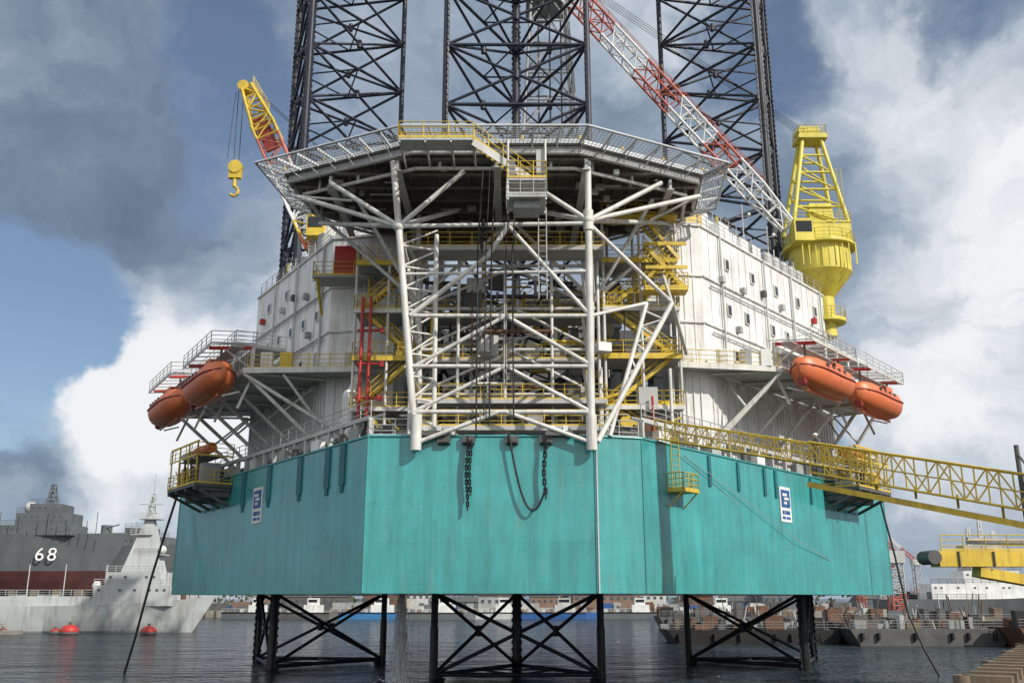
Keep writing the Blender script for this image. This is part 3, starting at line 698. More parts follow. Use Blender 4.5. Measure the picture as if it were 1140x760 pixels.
# ------------------------------------------------------------------ CRANES
def crane(name,base,foot,tip,turn_z,bands,w,pm,zp0,gant):
    e=empty(name); c=M('pedestal_and_gantry',e); x,y=base
    c.tube((x,y,zp0),(x,y,turn_z-5.4),1.05,pm,20); c.tube((x,y,turn_z-5.4),(x,y,turn_z-3.0),1.05,pm,24,r2=3.0)
    c.tube((x,y,turn_z-3.0),(x,y,turn_z-.4),3.0,pm,28); c.tube((x,y,turn_z-.4),(x,y,turn_z-.2),3.6,pm,28)
    c.rail([(x+3.5*math.cos(k*math.pi/8),y+3.5*math.sin(k*math.pi/8),turn_z-.2) for k in range(17)],pm,sp=1.3)
    c.box((x,y,turn_z+.9),(5.4,4.4,1.9),pm)
    c.box((x-2.4,y-2.6,turn_z+.7),(1.9,1.6,2.3),pm); c.box((x-2.4,y-3.42,turn_z+1.0),(1.5,.06,1.1),'glass')
    for k in range(9): c.box((x-2.6+k*.65,y-2.98,turn_z-1.7),(.1,.12,2.2),pm)
    c.rail([(x-2.7,y-2.3,turn_z+1.9),(x+2.7,y-2.3,turn_z+1.9),(x+2.7,y+2.2,turn_z+1.9)],pm)
    c.tube((x,y,turn_z-8.0),(x,y,turn_z-7.8),2.0,pm,20); c.rail([(x+2.0*math.cos(k*math.pi/6),y+2.0*math.sin(k*math.pi/6),turn_z-7.8) for k in range(13)],pm,sp=1.2)
    g=gant;T1=V((x+.1,y,turn_z+1.8+g))
    for q in(-1,1):
        for dx in(-2.9,2.6):
            a=V((x+dx,y+q*1.9,turn_z+1.8)); b=T1+V((dx*.34,q*.7,0)); c.tube(a,b,.22,pm,8)
        for t in(.2,.4,.6,.8):
            A=V((x-2.9,y+q*1.9,turn_z+1.8)).lerp(T1+V((-2.9*.34,q*.7,0)),t);B=V((x+2.6,y+q*1.9,turn_z+1.8)).lerp(T1+V((2.6*.34,q*.7,0)),t)
            c.tube(A,B,.12,pm,6); C=V((x+2.6,y+q*1.9,turn_z+1.8)).lerp(T1+V((2.6*.34,q*.7,0)),t-.2); c.tube(A,C,.1,pm,6)
    c.box(T1+V((0,0,.1)),(3.0,2.4,.35),pm); c.rail([T1+V((-1.4,-1.1,.3)),T1+V((1.4,-1.1,.3)),T1+V((1.4,1.1,.3)),T1+V((-1.4,1.1,.3)),T1+V((-1.4,-1.1,.3))],pm,sp=.8)
    c.box(T1+V((.1,0,.9)),(1.6,1.2,1.1),pm); c.tube(T1+V((-.9,-.8,.9)),T1+V((-.9,.8,.9)),.5,pm,12); c.ladder((x+2.0,y-2,turn_z+1.8),turn_z+1.8+g*.6,pm)
    c.bb(x-1.1,x+1.1,y-1.6,y-.4,turn_z+1.9,turn_z+4.2,pm)
    c.build()
    b=M('boom',e); foot=V(foot);tip=V(tip); d=(tip-foot)
    n_=int(d.length/1.7); up=V((0,-1,0))
    p1=foot+d*.12;p2=foot+d*.9
    b.lattice(foot,p1,w*.75,.5,2,None,.12,.07,w2=w,h2=w*.8,bands=[bands[0]],up=up)
    b.lattice(p1,p2,w,w*.8,int(n_*.78),None,.13,.07,bands=bands,up=up)
    b.lattice(p2,tip,w,w*.8,3,None,.12,.07,w2=w*.5,h2=w*.4,bands=[bands[-1]],up=up)
    b.rail([p1+V((.9,0,1.0)),p2+V((.9,0,1.0))],'redboom',h=.8,sp=2,kick=False)
    b.build()
    cb=M('pendant_cables',e)
    for q in(-.6,-.2,.2,.6): cb.tube(T1+V((0,q,.5)),tip+V((0,q,.6)),.03,'black',4)
    cb.build()
crane('pedestal_crane',(31.0,89.6),(27.4,87.4,41.8),(3.2,87.6,72.5),40.4,['white','redboom','white','white','redboom','redboom','white','white','redboom','redboom','white'],1.9,'yellow_pale',31,10.0)
e=empty('pedestal_crane'); c=M('pedestal_and_cab',e)
c.tube((-15.8,83,34.6),(-15.8,83,37.2),1.3,'yellow',16); c.tube((-15.8,83,37.2),(-15.8,83,38.2),2.2,'grey_light',18); c.box((-16.5,82.6,39.2),(4.6,3.6,2.2),'white'); c.box((-17.9,80.6,39.0),(1.6,1.2,2.0),'yellow'); c.box((-17.9,79.97,39.3),(1.3,.06,1.0),'glass'); c.rail([(-18.8,80.7,40.3),(-14.2,80.7,40.3)],'grey_light')
for q in(-1,1): c.tube((-14.5,83+q,40.2),(-15.6,83+q*.4,45.5),.13,'white',8); c.tube((-17.5,83+q,40.2),(-15.6,83+q*.4,45.5),.13,'white',8)
c.build()
b=M('boom',e); foot=V((-18.2,82.6,37.6));tip=V((-26.2,83.6,55.0));d=tip-foot; up=V((0,-1,0))
b.lattice(foot,foot+d*.75,1.7,2.0,9,None,.14,.08,w2=2.2,h2=1.8,bands=['orange','yellow','white','white','white','white','redboom','redboom','yellow'],up=up)
b.lattice(foot+d*.72,tip,2.2,1.7,4,None,.16,.1,w2=1.0,h2=.9,bands=['yellow','yellow','yellow','yellow'],up=up)
p=foot+d*.6;q=foot+d*.8; b.beam(p+V((-.1,-.2,0)),q+V((-.1,-.2,0)),.5,1.3,'maroon')
b.rail([foot+d*.82+V((.9,0,.4)),tip+V((.5,0,.4))],'yellow',h=.9)
b.tube(tip+V((-.3,-.6,0)),tip+V((-.3,.6,0)),.55,'yellow',14)
b.box(foot+V((2.0,-.8,1.4)),(1.2,1.2,1.2),'yellow',.3)
b.build()
hk=M('hook_block',e)
for q in(-.25,.25): hk.tube(tip+V((-.6+q,0,-.3)),(tip.x-.5+q,tip.y,46.8),.035,'black',4)
hk.tube((tip.x-1.1,tip.y,tip.z-.5),(tip.x-1.4,tip.y,47.4),.03,'black',4)
hx,hy=tip.x-.5,tip.y; hk.box((hx,hy,45.9),(1.2,.5,1.3),'yellow'); hk.tube((hx,hy-.35,46.4),(hx,hy+.35,46.4),.66,'yellow',14)
hk.tube((hx,hy,45.4),(hx,hy,44.4),.2,'yellow',8); hk.path([(hx,hy,44.5),(hx+.4,hy,44.1),(hx+.35,hy,43.6),(hx,hy,43.4),(hx-.35,hy,43.6)],.15,'yellow',8)
hk.build()
cb=M('pendant_cables',e)
for q in(-.5,.5): cb.tube((-15.6,83+q*.5,45.4),tip+V((0,q,.4)),.03,'black',4)
cb.build()

# derrick -------------------------------------------------------
dr=M('drilling_derrick')
def dsec(z):
    w=5.6+(2.3-5.6)*(z-24)/(84-24); return [V((4.9+a*w,112+b_*w,z)) for a,b_ in((-1,-1),(1,-1),(1,1),(-1,1))]
z=24
while z<84:
    A=dsec(z);B=dsec(z+4)
    for i in range(4):
        j=(i+1)%4; dr.tube(A[i],B[i],.2,'grey',6);dr.tube(A[i],A[j],.13,'grey',5); mid=(B[i]+B[j])/2; dr.tube(A[i],mid,.11,'grey',5);dr.tube(A[j],mid,.11,'grey',5)
    z+=4
dr.bb(1.9,7.9,109,115,84,84.4,'grey'); dr.bb(-1,11,106,118,40,40.3,'grey_dark'); dr.bb(2.5,7.3,109.5,114.5,60,63.5,'grey_light'); dr.rail([(1.9,109,84.4),(7.9,109,84.4)],'grey')
for x in(3.5,5,6.5): dr.tube((x,111,30),(x,111,84),.12,'grey_dark',5)
dr.ladder((7,108.5,30),84,'grey_light'); dr.bb(-4,14,104,120,16,24,'grey_light')
dr.build()

# ------------------------------------------------------------------ GANGWAY
gw=empty('gangway_bridge'); g=M('walkway_truss',gw)
GP=[V((9.6,60.6,16.2)),V((18.4,53.2,13.3)),V((25.6,45.4,10.1))]
def gtruss(a,b,h,w,bays,r):
    d=(b-a).normalized();u=d.cross(V((0,0,1))).normalized()*w/2;H=V((0,0,h))
    for q in(-1,1):
        g.tube(a+u*q,b+u*q,r*1.3,'yellow',6);g.tube(a+u*q+H,b+u*q+H,r*1.2,'yellow',6);g.tube(a+u*q+H*.5,b+u*q+H*.5,r*.6,'yellow',5)
        for k in range(bays+1):
            p=a.lerp(b,k/bays)+u*q; g.tube(p,p+H,r*.8,'yellow',5)
            if k<bays:
                n2=a.lerp(b,(k+1)/bays)+u*q
                if k%2: g.tube(p,n2+H,r*.8,'yellow',5)
                else: g.tube(p+H,n2,r*.8,'yellow',5)
    for k in range(bays+1): p=a.lerp(b,k/bays); g.tube(p-u,p+u,r,'yellow',5)
    g.beam(a+V((0,0,.02)),b+V((0,0,.02)),w*.9,.06,'grey')
gtruss(GP[0],GP[1]+ (GP[1]-GP[0])*.18,1.2,1.2,18,.042)
gtruss(GP[1]+V((-.9,.9,-.15)),GP[2],1.75,1.5,10,.055)
g.beam(GP[1]+V((-1.2,1.2,-.75)),GP[2]+V((0,0,-.75)),1.0,.3,'yellow')
for k in range(6):
    p=GP[1].lerp(GP[2],k/5); g.tube(p+V((0,0,-.7)),p,.07,'yellow',5)
g.build()
tw=M('gangway_tower',gw)
for dx in(0,1.5):
    for dy in(0,1.5): tw.tube((25.0+dx,45+dy,3.9),(25.0+dx,45+dy,13.6),.13,'grey_dark',6)
for k in range(6):
    z=4.2+k*1.5
    tw.tube((25,45,z),(26.5,45,z),.07,'grey_dark',5);tw.tube((25,45,z),(25,46.5,z),.07,'grey_dark',5);tw.tube((25,45,z),(26.5,45,z+1.5),.06,'grey_dark',5);tw.tube((25,45,z),(25,46.5,z+1.5),.06,'grey_dark',5)
tw.build()
ya=M('quay_fender_arm')
ya.beam((30.6,70,9.0),(42,70,9.0),1.6,1.1,'yellow'); ya.beam((33.5,70,8.1),(42,70,6.6),1.4,.7,'yellow'); ya.tube((30.2,69,9.1),(30.2,71,9.1),.5,'grey_dark',14); ya.box((34,70,9.75),(3,1.2,.4),'grey_light')
ya.rail([(30.8,69.2,9.55),(42,69.2,9.55)],'yellow'); ya.bb(38.3,40,69.3,70.7,3.8,8.6,'yellow'); ya.tube((33,69.8,10.3),(40,69.8,10.1),.25,'grey',8)
for x in(32,34.5,37): ya.tube((x,69.15,8.4),(x,69.15,9.5),.08,'grey_dark',6)
ya.build()

# ------------------------------------------------------------------ WATER + QUAY
w=M('water'); w.add([(-4000,-600,0),(4000,-600,0),(4000,6000,0),(-4000,6000,0)],[(0,1,2,3)],'water'); w.build()
q=M('quay')
q.prism([(-16,-20),(30,-20),(160,120),(75,130),(13,28),(-4,0)],-3,3.9,'concrete',top='timber')
for k in range(70):
    t=k/70; x,y=lerp2((13,28),(75,130),t); q.box((x+.35,y,4.05),(.5,1.25,.3),'timber',math.atan2(102,62))
for k in range(16):
    x,y=lerp2((13,28),(75,130),k/16); q.tube((x-.3,y+.2,-2),(x-.3,y+.2,4.2),.25,'timber',8)
q.build()

# ------------------------------------------------------------------ SHIPS
def ship(name,bowx,y,L,beam,z0,zd,mats,sup,num=None,rake=6,band=None,seed=1,sheer=.1,clut=24,cl=(.1,.9)):
    e=empty(name); h=M('hull',e); n=24; secs=[]
    nz=6
    def side_y(s_,t):
        f=1 if s_<.45 else max(0.0,1-((s_-.45)/.55)**2.8)
        fl=(.45+.55*t**.6) if s_>.5 else (.75+.25*t**.4)
        return beam/2*(f*fl+.01)
    for i in range(n+1):
        s_=i/n
        ring=[]
        for side in(-1,1):
            rng=range(nz+1) if side==-1 else range(nz,-1,-1)
            for k in rng:
                t=k/nz; z=z0+(zd-z0)*t+ (zd-z0)*sheer*max(0,(s_-.5)/.5)**2*t
                x=bowx-L+L*s_-(rake*(1-t))*max(0,(s_-.4)/.6)
                ring.append((x,y+side*side_y(s_,t),z))
        secs.append(ring)
    m=2*(nz+1);vs=[p for r in secs for p in r]
    for i in range(n):
        for k in range(m):
            k2=(k+1)%m
            kk=min(k,m-1-k) if k!=m-1 else 0
            mt=mats[1] if (band and (kk< band)) else mats[0]
            if k==nz: mt='grey'
            h.add([vs[i*m+k],vs[i*m+k2],vs[(i+1)*m+k2],vs[(i+1)*m+k]],[(0,1,2,3)],mt,k not in(nz,m-1))
    h.add(secs[0],[tuple(range(m))],mats[0])
    h.build()
    s=M('superstructure',e); rnd=random.Random(seed)
    for (x0,x1,za,zb,mt) in sup:
        s.prism([(x0,y-beam*.33),(x1-.6,y-beam*.33),(x1,y-beam*.2),(x1,y+beam*.2),(x1-.6,y+beam*.33),(x0,y+beam*.33)],za,zb,mt)
        if zb-za>1.8:
            xx=x0+1
            while xx<x1-1.2: s.box((xx,y-beam*.33-.03,zb-.9),(.5,.08,.4),'glass_grey'); xx+=rnd.choice((1.4,1.4,2.8,4))
        s.rail([(x0,y-beam*.33,zb),(x1,y-beam*.33,zb)],mats[0],sp=2,r=.05,kick=False)
    for k in range(clut):
        x=bowx-L*rnd.uniform(*cl); hh=rnd.uniform(.5,2.0); s.box((x,y-beam*.2,zd+hh/2),(rnd.uniform(.5,3),2,hh),mats[0])
    s.rail([(bowx-L,y-beam/2+.3,zd+.05),(bowx-L*.5,y-beam/2+.3,zd+.05)],mats[0],sp=2.2,r=.05,kick=False)
    s.build()
    if num:
        txt,xc,zc,size=num
        for i,ch in enumerate(txt):
            x=xc+i*size*.62
            def yy(x):
                t=(zc-z0)/(zd-z0); s_=(x-bowx+L)/L
                return y-side_y(s_,t)
            a=math.atan2(yy(x+size*.6)-yy(x),size*.6)
            cu=bpy.data.curves.new('hull_number','FONT');cu.body=ch;cu.size=size;cu.extrude=.03
            cu.materials.append(MATS['white']);o=bpy.data.objects.new('hull_number',cu);scene.collection.objects.link(o);o.parent=e
            o.location=(x,yy(x)-.55,zc-size*.35);o.rotation_euler=(math.radians(78),0,a)
    return e
e=ship('grey_warship',-92.5,232,120,14,8.1,20.6,('navy_grey','antifoul'),[(-140,-104,20.6,23.0,'navy_grey'),(-118,-105.5,23.0,25.8,'navy_grey'),(-115,-108,25.8,28.0,'navy_grey')],('68',-112.5,16.3,4.4),rake=6,band=2,seed=3,sheer=.06)
s=M('mast',e); s.lattice((-112,232,28),(-112,232,33),2,2,5,'navy_grey',.12,.08,w2=.8,h2=.8,up=V((0,1,0))); s.sphere((-117,232,27.4),1.5,'navy_white'); s.tube((-98,232,21),(-98,232,23.2),1.3,'navy_grey',12); s.tube((-98,231,22.4),(-94,229.5,23.2),.15,'navy_grey',6)
for k in range(14): x=-126+k*2.3; s.tube((x,227,20.6),(x,227,22+(k*7%5)),.09,'navy_grey',5)
s.build()
ship('grey_warship',-79,262,90,13,8.1,19.5,('navy_grey','antifoul'),[(-110,-92,19.5,22,'navy_grey'),(-104,-97,22,24.5,'navy_grey')],None,band=2,seed=5)
fd=M('floating_dock'); fd.bb(-230,-92,222,275,-2,3.2,'grey_dark'); fd.bb(-230,-92,270,276,3.2,12,'rust')
for k in range(26): fd.bb(-228+k*5.2,-226.5+k*5.2,230,234,3.2,8.1,'timber')
fd.build()
e=ship('patrol_ship',-56.6,187,66,9,-.6,4.8,('navy_white','navy_white'),[(-112,-79,4.8,6.6,'navy_white'),(-79,-64,4.8,8.6,'navy_white'),(-77,-66,8.6,11.0,'navy_white')],None,rake=4.5,seed=9,sheer=.32,clut=30,cl=(.3,.95))
s=M('mast',e)
vs=[V((-74.6,185,11)),V((-67.2,185,11)),V((-67.2,189,11)),V((-74.6,189,11)),V((-71.4,186.3,21)),V((-69.8,186.3,21)),V((-69.8,187.7,21)),V((-71.4,187.7,21))]
s.add(vs,[(0,1,5,4),(1,2,6,5),(2,3,7,6),(3,0,4,7),(4,5,6,7)],'navy_white')
s.lattice((-70.6,187,21),(-70.4,187,26),1.5,1.3,4,'navy_white',.12,.08,w2=.5,h2=.5,up=V((0,1,0)))
for z,x0,x1 in((14.2,-72.5,-66.8),(18,-73.6,-69.5),(21,-72.4,-68.4)): s.bb(x0,x1,185.4,188.6,z,z+.16,'navy_white'); s.rail([(x0,185.4,z+.16),(x1,185.4,z+.16)],'navy_white',r=.04,kick=False,sp=1)
s.tube((-70.4,187,26),(-70.4,187,30),.1,'navy_white',6); s.tube((-72.8,186,23.9),(-68,186,23.9),.12,'navy_white',6); s.sphere((-67.4,186,15.2),.8,'white'); s.tube((-72.9,186,18),(-72.9,186,20.5),.08,'grey',5)
for x in(-78,-86,-93,-101): s.tube((x,187,6.5),(x,187,12.5),.1,'navy_white',6)
s.sphere((-79,185.5,8.5),.9,'white'); s.build()

def buoy(x,y,r,m='maroon'):
    b=M('mooring_buoy'); b.sphere((x,y,r*.35),r,m,16,10,(1,1,.72)); b.tube((x,y,r*.9),(x,y,r*1.35),r*.18,'grey_dark',8)
    b.tube((x,y,.1),(x,y,.45),r*1.02,'grey_dark',20); b.build()
buoy(-79,176,1.6,'red');buoy(-64.5,175,1.4,'red');buoy(-82.5,178,1.0);buoy(-93,180,.9)
fp=M('floating_pontoon'); fp.bb(-120,-88,174,177.5,-.3,.7,'concrete'); fp.rail([(-120,174,.7),(-90,174,.7)],'grey_dark',sp=3); fp.build()

# ------------------------------------------------------------------ FAR SHORE
hb=M('harbor_buildings'); rnd=random.Random(11)
x=-330
while x<420:
    wd=rnd.uniform(6,26);hh=rnd.uniform(2.5,7.5) if -60<x<170 else rnd.uniform(4,12)
    y=rnd.uniform(340,430); mt=rnd.choice(('brickish','grey_light','grey','navy_grey','concrete','rust','grey_dark','navy_grey'))
    z0=2.2
    hb.bb(x,x+wd,y,y+15,z0,z0+hh,mt)
    hb.add([(x-.4,y-.4,z0+hh),(x+wd+.4,y-.4,z0+hh),(x+wd+.4,y+7.5,z0+hh+2),(x-.4,y+7.5,z0+hh+2),(x+wd+.4,y+15.4,z0+hh),(x-.4,y+15.4,z0+hh)],[(0,1,2,3),(3,2,4,5),(0,3,5),(1,4,2)],'grey_dark')
    k=x+1.5
    while k<x+wd-1.5: hb.box((k,y-.05,z0+hh*.6),(1.1,.12,1.1),'glass_grey'); k+=2.6
    x+=wd+rnd.uniform(-2,10)
hb.build()
sh=M('far_quay'); sh.prism([(-700,322),(900,322),(900,900),(-700,900)],-3,2.2,'concrete')
for k in range(200): sh.tube((-300+k*3.5,321.6,-1),(-300+k*3.5,321.6,2.4),.25,'timber',6)
for k in range(180):
    x=rnd.uniform(-180,230); yy=rnd.uniform(323,336); hh=rnd.uniform(.6,2.8); sh.box((x,yy,2.2+hh/2),(rnd.uniform(.8,6),2.4,hh),rnd.choice(('grey','rust','grey','grey_dark','grey_dark','navy_grey','grey_light','blue','brickish')))
for k in range(60):
    x=rnd.uniform(-200,300); yy=rnd.uniform(323,360); h_=rnd.uniform(6,17); sh.tube((x,yy,2.2),(x,yy,2.2+h_),.14,'grey_dark',5); sh.box((x+.8,yy,2.2+h_),(1.8,.3,.2),'grey')
sh.build()
tl=M('distant_tree_line')
for k in range(1500):
    x=rnd.uniform(-420,520);y=rnd.uniform(455,480);z=2+rnd.uniform(0,7+3*math.sin(x*.05))
    a=rnd.uniform(0,6.28);r=rnd.uniform(.8,2);tl.add([(x+r*math.cos(a),y,z+r*math.sin(a)),(x+r*math.cos(a+2.1),y+1,z+r*math.sin(a+2.1)),(x+r*math.cos(a+4.2),y,z+r*math.sin(a+4.2))],[(0,1,2)],'tree')
tl.build()
def workboat(x,y,L,m1,m2,name='workboat'):
    e=empty(name); h=M('hull',e)
    pts=[(x-L/2,y-2.5),(x+L*.35,y-2.5),(x+L/2,y),(x+L*.35,y+2.5),(x-L/2,y+2.5)]
    h.prism(pts,-.3,2.0,m1); h.beam((x-L/2,y-2.55,1.9),(x+L*.35,y-2.55,1.9),.2,.3,'black'); h.build()
    s=M('wheelhouse',e); s.bb(x-1,x+L*.22,y-1.8,y+1.8,2,4.2,m2); s.bb(x,x+L*.16,y-1.4,y+1.4,4.2,6.2,m2); s.box((x+L*.08,y-1.43,5.4),(L*.13,.06,.8),'glass'); s.tube((x+.5,y,6.2),(x+.5,y,10),.12,'grey',6); s.tube((x-.7,y,8.6),(x+1.7,y,8.6),.08,'grey',5)
    for k in range(5): s.box((x-L*.45+k*L*.09,y,2.5),(1.2,2,.9),rnd.choice(('grey','rust','grey_light','grey_dark')))
    s.rail([(x-L/2,y-2.4,2),(x-1,y-2.4,2)],'white',sp=2,kick=False); s.build()
for x,y,L,a,b in((-42,300,26,'blue_bright','white'),(-22,296,22,'navy_grey','white'),(-4,302,20,'navy_white','white'),(14,300,24,'blue','grey_light'),(38,304,20,'navy_grey','white'),(-62,298,20,'grey_dark','white'),(-80,303,18,'navy_grey','white'),(128,240,28,'navy_grey','white'),(104,255,20,'rust','white'),(60,290,22,'grey_dark','white')): workboat(x,y,L,a,b)

def barge(x0,x1,y,zd,m='black',name='moored_barge',dens=1.1):
    e=empty(name); h=M('hull',e)
    vs=[(x0+1.5,y,-.4),(x1-1.5,y,-.4),(x1,y,zd),(x0,y,zd)]
    vs+= [(a,b+9,c) for a,b,c in vs]
    h.add(vs,[(0,1,2,3),(7,6,5,4),(3,2,6,7),(1,5,6,2),(0,3,7,4)],m)
    xx=x0+1.5
    while xx<x1-1: h.tube((xx,y-.25,zd-1.4),(xx,y-.25,zd-.5),.26,'black',8); xx+=rnd.choice((2.2,3.6,5))
    h.rail([(x0,y,zd),(x1,y,zd)],'grey',sp=2.4,kick=False); h.build()
    s=M('deck_cargo',e)
    for k in range(int((x1-x0)*dens)):
        x=rnd.uniform(x0+1,x1-2);hh=rnd.uniform(.4,2.2); yy=y+rnd.uniform(1,8)
        mt=rnd.choice(('rust','grey','grey_dark','grey_light','timber','grey_dark','black','navy_grey','rust'))
        if rnd.random()<.55: s.box((x,yy,zd+hh/2),(rnd.uniform(.5,2.6),1.2,hh),mt)
        else: s.tube((x,yy,zd),(x+rnd.uniform(-1,1),yy,zd+hh*2.0),.09,mt,6)
    s.build()
barge(22,47,139,1.9,dens=2.2); barge(46,68,134,2.2,'grey_dark',dens=2.4); barge(66,92,128,2.5,'rust',dens=2.4); barge(52,84,160,2.6,'black',dens=2.4); barge(30,60,200,2.6,'grey_dark',dens=2)
def dockcrane(x,y,h,jib):
    c=M('dock_crane'); c.lattice((x,y,2),(x,y,h),2.2,2.2,10,None,.14,.09,bands=['redboom','grey_light'],up=V((0,1,0))); c.box((x,y,h+1),(3.0,3,2.0),'grey_light'); c.lattice((x,y,h+1.5),(x+jib[0],y,h+jib[1]),1.3,1.2,9,None,.1,.07,w2=.6,h2=.6,bands=['redboom','white'],up=V((0,1,0))); c.tube((x+jib[0],y,h+jib[1]),(x+jib[0],y,h*.7),.05,'black',4); c.build()
dockcrane(65,165,12,(-5,9)); dockcrane(118,330,16,(9,8)); dockcrane(95,250,10,(6,7)); dockcrane(150,360,18,(-9,10))
sp=ship('supply_ship',135,236,46,11,-.5,6,('navy_grey','rust'),[(100,124,6,9.5,'white'),(108,122,9.5,12.5,'white'),(110,119,12.5,15,'grey_light')],None,band=1,seed=21,sheer=.25)
s=M('mast',sp)
for x,h in((112,8),(115,10),(118,7)): s.lattice((x,236,15),(x,236,15+h),1.2,1.2,4,'white',.12,.08,w2=.5,h2=.5,up=V((0,1,0)))
s.build()

# discharge water falling from hull, ahead of the port-leg bracing
wf=M('cooling_water_discharge')
WX,WY=-8.1,72.0
for k in range(1100):
    z=rnd.uniform(.1,6.5);s_=.45+(6.5-z)*.16; a=rnd.gauss(0,.24)*s_;b_=rnd.gauss(0,.2)*s_; L=rnd.uniform(.1,.6)
    wf.tube((WX+a,WY+b_,z),(WX+a*1.05,WY+b_,max(.02,z-L)),.026,'foam',4)
for k in range(420):
    a=rnd.uniform(0,6.28);r=abs(rnd.gauss(0,1.5)); wf.sphere((WX+r*math.cos(a)*1.5,WY+r*math.sin(a),.04+max(0,rnd.gauss(0,.25))*(r<1.2)),rnd.uniform(.04,.15),'foam',6,4,(1,1,.6))
wf.tube((WX,WY,6.54),(WX,WY,6.3),.2,'grey',10)
wf.build()

# ------------------------------------------------------------------ workers
def worker(base,ang,name='worker'):
    e=empty(name); me=bpy.data.meshes.new('body')
    vs=[(0,0,.95),(0,0,1.2),(0,.0,1.45),(0,0,1.56), (.1,0,.88),(.13,.06,.48),(.13,-.02,.06),(.13,.16,.04),(-.1,0,.88),(-.12,-.04,.48),(-.12,-.1,.06),(-.12,.08,.04),(.2,0,1.42),(.27,.02,1.14),(.25,.2,.98),(-.2,0,1.42),(-.27,.02,1.14),(-.25,.18,.98)]
    ed=[(0,1),(1,2),(2,3),(0,4),(4,5),(5,6),(6,7),(0,8),(8,9),(9,10),(10,11),(2,12),(12,13),(13,14),(2,15),(15,16),(16,17)]
    rr=[.15,.15,.17,.07,.1,.075,.055,.05,.1,.075,.055,.05,.075,.055,.04,.075,.055,.04]
    me.from_pydata(vs,ed,[]); o=bpy.data.objects.new('body',me);scene.collection.objects.link(o);o.parent=e
    md=o.modifiers.new('skin','SKIN')
    for i,sv in enumerate(me.skin_vertices[0].data): sv.radius=(rr[i],rr[i]*.8); sv.use_root=(i==0)
    o.modifiers.new('sub','SUBSURF').levels=1; me.materials.append(MATS['navy_grey'])
    h=M('head_and_helmet',e); h.sphere((0,.01,1.66),.105,'skin',12,8,(.85,1,1.15)); h.sphere((0,0,1.72),.135,'white',12,8,(1,1.1,.75)); h.box((0,.14,1.7),(.16,.1,.02),'white'); h.sphere((0,.115,1.65),.02,'skin',6,4)
    for q in(-1,1):
        for f in range(4): h.tube((q*.25+(f-1.5)*.018,.2,.97),(q*.25+(f-1.5)*.02,.27,.9),.01,'skin',5)
        h.sphere((q*.25,.2,.97),.045,'skin',8,6)
        h.sphere((q*.04,.105,1.68),.012,'black',6,4)
    h.build()
    e.location=base; e.rotation_euler[2]=ang
worker((17.5,53.95,13.66),2.2); worker((21.0,79.0,34.93),3.1)

# ------------------------------------------------------------------ SKY / LIGHT
SUN=V((.61,-.54,.58)).normalized()
elev=math.asin(SUN.z); az=math.atan2(SUN.x,SUN.y)
world=bpy.data.worlds.new("World"); scene.world=world; world.use_nodes=True
nt=world.node_tree;N=nt.nodes;L=nt.links;N.clear()
outn=N.new('ShaderNodeOutputWorld');bg=N.new('ShaderNodeBackground');bg.inputs[1].default_value=.1;L.new(bg.outputs[0],outn.inputs[0])
sky=N.new('ShaderNodeTexSky');sky.sky_type='NISHITA';sky.sun_disc=False;sky.sun_elevation=elev;sky.sun_rotation=az;sky.dust_density=1.0;sky.ozone_density=1.5
tc=N.new('ShaderNodeTexCoord')
nw=N.new('ShaderNodeTexNoise');nw.inputs['Scale'].default_value=4.2;nw.inputs['Detail'].default_value=6;nw.inputs['Roughness'].default_value=.6
L.new(tc.outputs['Generated'],nw.inputs['Vector'])
sub=N.new('ShaderNodeVectorMath');sub.operation='SUBTRACT';sub.inputs[1].default_value=(.5,.5,.5);L.new(nw.outputs['Color'],sub.inputs[0])
scl=N.new('ShaderNodeVectorMath');scl.operation='SCALE';scl.inputs['Scale'].default_value=.26;L.new(sub.outputs[0],scl.inputs[0])
wv=N.new('ShaderNodeVectorMath');wv.operation='ADD';L.new(tc.outputs['Generated'],wv.inputs[0]);L.new(scl.outputs[0],wv.inputs[1])
wn=N.new('ShaderNodeVectorMath');wn.operation='NORMALIZE';L.new(wv.outputs[0],wn.inputs[0])
def aim(az_deg,el_deg):
    a=math.radians(az_deg);e_=math.radians(el_deg); return (math.sin(a)*math.cos(e_),math.cos(a)*math.cos(e_),math.sin(e_))
def blob(az_,el_,rad,weight):
    d=N.new('ShaderNodeVectorMath');d.operation='DOT_PRODUCT';d.inputs[1].default_value=aim(az_,el_);L.new(wn.outputs[0],d.inputs[0])
    r=N.new('ShaderNodeMapRange');r.interpolation_type='SMOOTHSTEP';r.inputs[1].default_value=math.cos(math.radians(rad));r.inputs[2].default_value=1;r.inputs[3].default_value=0;r.inputs[4].default_value=weight
    L.new(d.outputs['Value'],r.inputs[0]);return r.outputs[0]
def addn(a,b):
    m=N.new('ShaderNodeMath');m.operation='ADD'
    L.new(a,m.inputs[0])
    L.new(b,m.inputs[1]);return m.outputs[0]
mpc=N.new('ShaderNodeMapping');mpc.inputs['Scale'].default_value=(1,1,1.6);mpc.inputs['Location'].default_value=(.3,.1,.2);L.new(wn.outputs[0],mpc.inputs['Vector'])
nb=N.new('ShaderNodeTexNoise');nb.inputs['Scale'].default_value=4.6;nb.inputs['Detail'].default_value=7;nb.inputs['Roughness'].default_value=.55;L.new(mpc.outputs[0],nb.inputs['Vector'])
br=N.new('ShaderNodeMapRange');br.inputs[1].default_value=.30;br.inputs[2].default_value=.70;br.inputs[3].default_value=.14;br.inputs[4].default_value=.78;br.clamp=False;L.new(nb.outputs[0],br.inputs[0])
b=br.outputs[0]
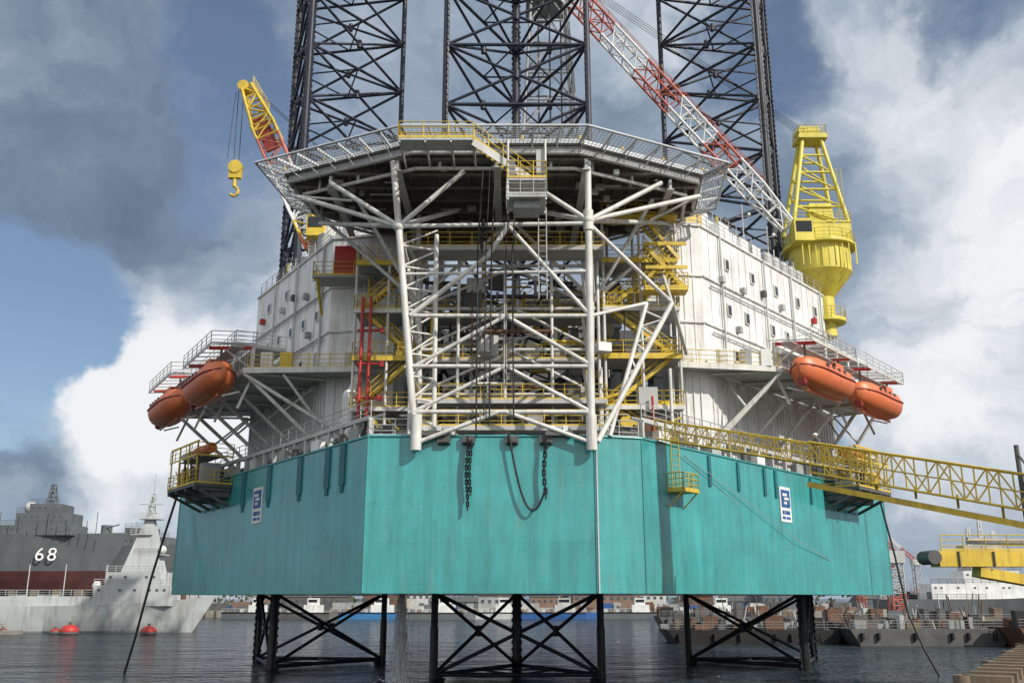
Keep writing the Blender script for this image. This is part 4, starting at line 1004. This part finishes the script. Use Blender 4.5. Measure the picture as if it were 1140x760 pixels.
for args in ((29,24.5,9,.42),(27,12,11,.40),(22,32,10,.15),(-23.5,13,8,.60),(-18,8,9,.38),(-13,13,7,.25),(24,18,6,-.10),(-24,22,10,-.26),(-29,29,11,-.24),(-27,5,5,-.1),(0,32,14,.1),(180,35,85,.65),(-100,30,50,.4),(100,30,50,.3)): b=addn(b,blob(*args))  # widest blobs: unseen bright cloud added behind and beside camera to raise ambient light
cr=N.new('ShaderNodeValToRGB');els=cr.color_ramp.elements
els[0].position=0;els[0].color=(.12,.17,.245,1);els[1].position=1;els[1].color=(.88,.90,.92,1)
for p_,c_ in((.28,(.19,.255,.35,1)),(.5,(.33,.40,.50,1)),(.72,(.56,.62,.69,1))):
    q_=els.new(p_);q_.color=c_
L.new(b,cr.inputs[0])
sc10=N.new('ShaderNodeVectorMath');sc10.operation='SCALE';sc10.inputs['Scale'].default_value=10.0;L.new(cr.outputs[0],sc10.inputs[0])
nc=N.new('ShaderNodeTexNoise');nc.inputs['Scale'].default_value=3.4;nc.inputs['Detail'].default_value=7;nc.inputs['Roughness'].default_value=.58
mp2=N.new('ShaderNodeMapping');mp2.inputs['Location'].default_value=(4.2,1.4,2.2);mp2.inputs['Scale'].default_value=(1,1,1.8);L.new(wn.outputs[0],mp2.inputs['Vector']);L.new(mp2.outputs[0],nc.inputs['Vector'])
cv=nc.outputs[0]
for args in ((-28,16.5,7,-.44),(-17,28,8,-.30),(-29,9,4,-.26),(20,22,22,.08),(-20,10,6,.3),(17,8,5,-.28),(-27,25,7,.18),(16,31,6,-.26),(30,33,7,-.24)): cv=addn(cv,blob(*args))
cm=N.new('ShaderNodeMapRange');cm.interpolation_type='SMOOTHSTEP';cm.inputs[1].default_value=.22;cm.inputs[2].default_value=.50;L.new(cv,cm.inputs[0])
mx=N.new('ShaderNodeMix');mx.data_type='RGBA';L.new(cm.outputs[0],mx.inputs[0])
bl=N.new('ShaderNodeVectorMath');bl.operation='MULTIPLY_ADD';bl.inputs[1].default_value=(.8,.85,.9);bl.inputs[2].default_value=(.5,.55,.6);L.new(sky.outputs[0],bl.inputs[0])
L.new(bl.outputs[0],mx.inputs[6]);L.new(sc10.outputs[0],mx.inputs[7])
L.new(mx.outputs[2],bg.inputs[0])

sl=bpy.data.lights.new('sun','SUN');sl.energy=4.2;sl.angle=math.radians(.5);sl.color=(1,.94,.84)
so=bpy.data.objects.new('sun',sl);scene.collection.objects.link(so);so.rotation_euler=SUN.to_track_quat('Z','Y').to_euler()
scene.view_settings.view_transform='Standard';scene.view_settings.look='None';scene.view_settings.exposure=0

cam=bpy.data.cameras.new('camera');co=bpy.data.objects.new('camera',cam);scene.collection.objects.link(co)
cam.sensor_width=36;cam.lens=36*1050/1140;cam.clip_end=9000;cam.clip_start=.1
co.location=(0,0,EYE);co.rotation_euler=(math.radians(90)+TILT,0,0)
scene.camera=co
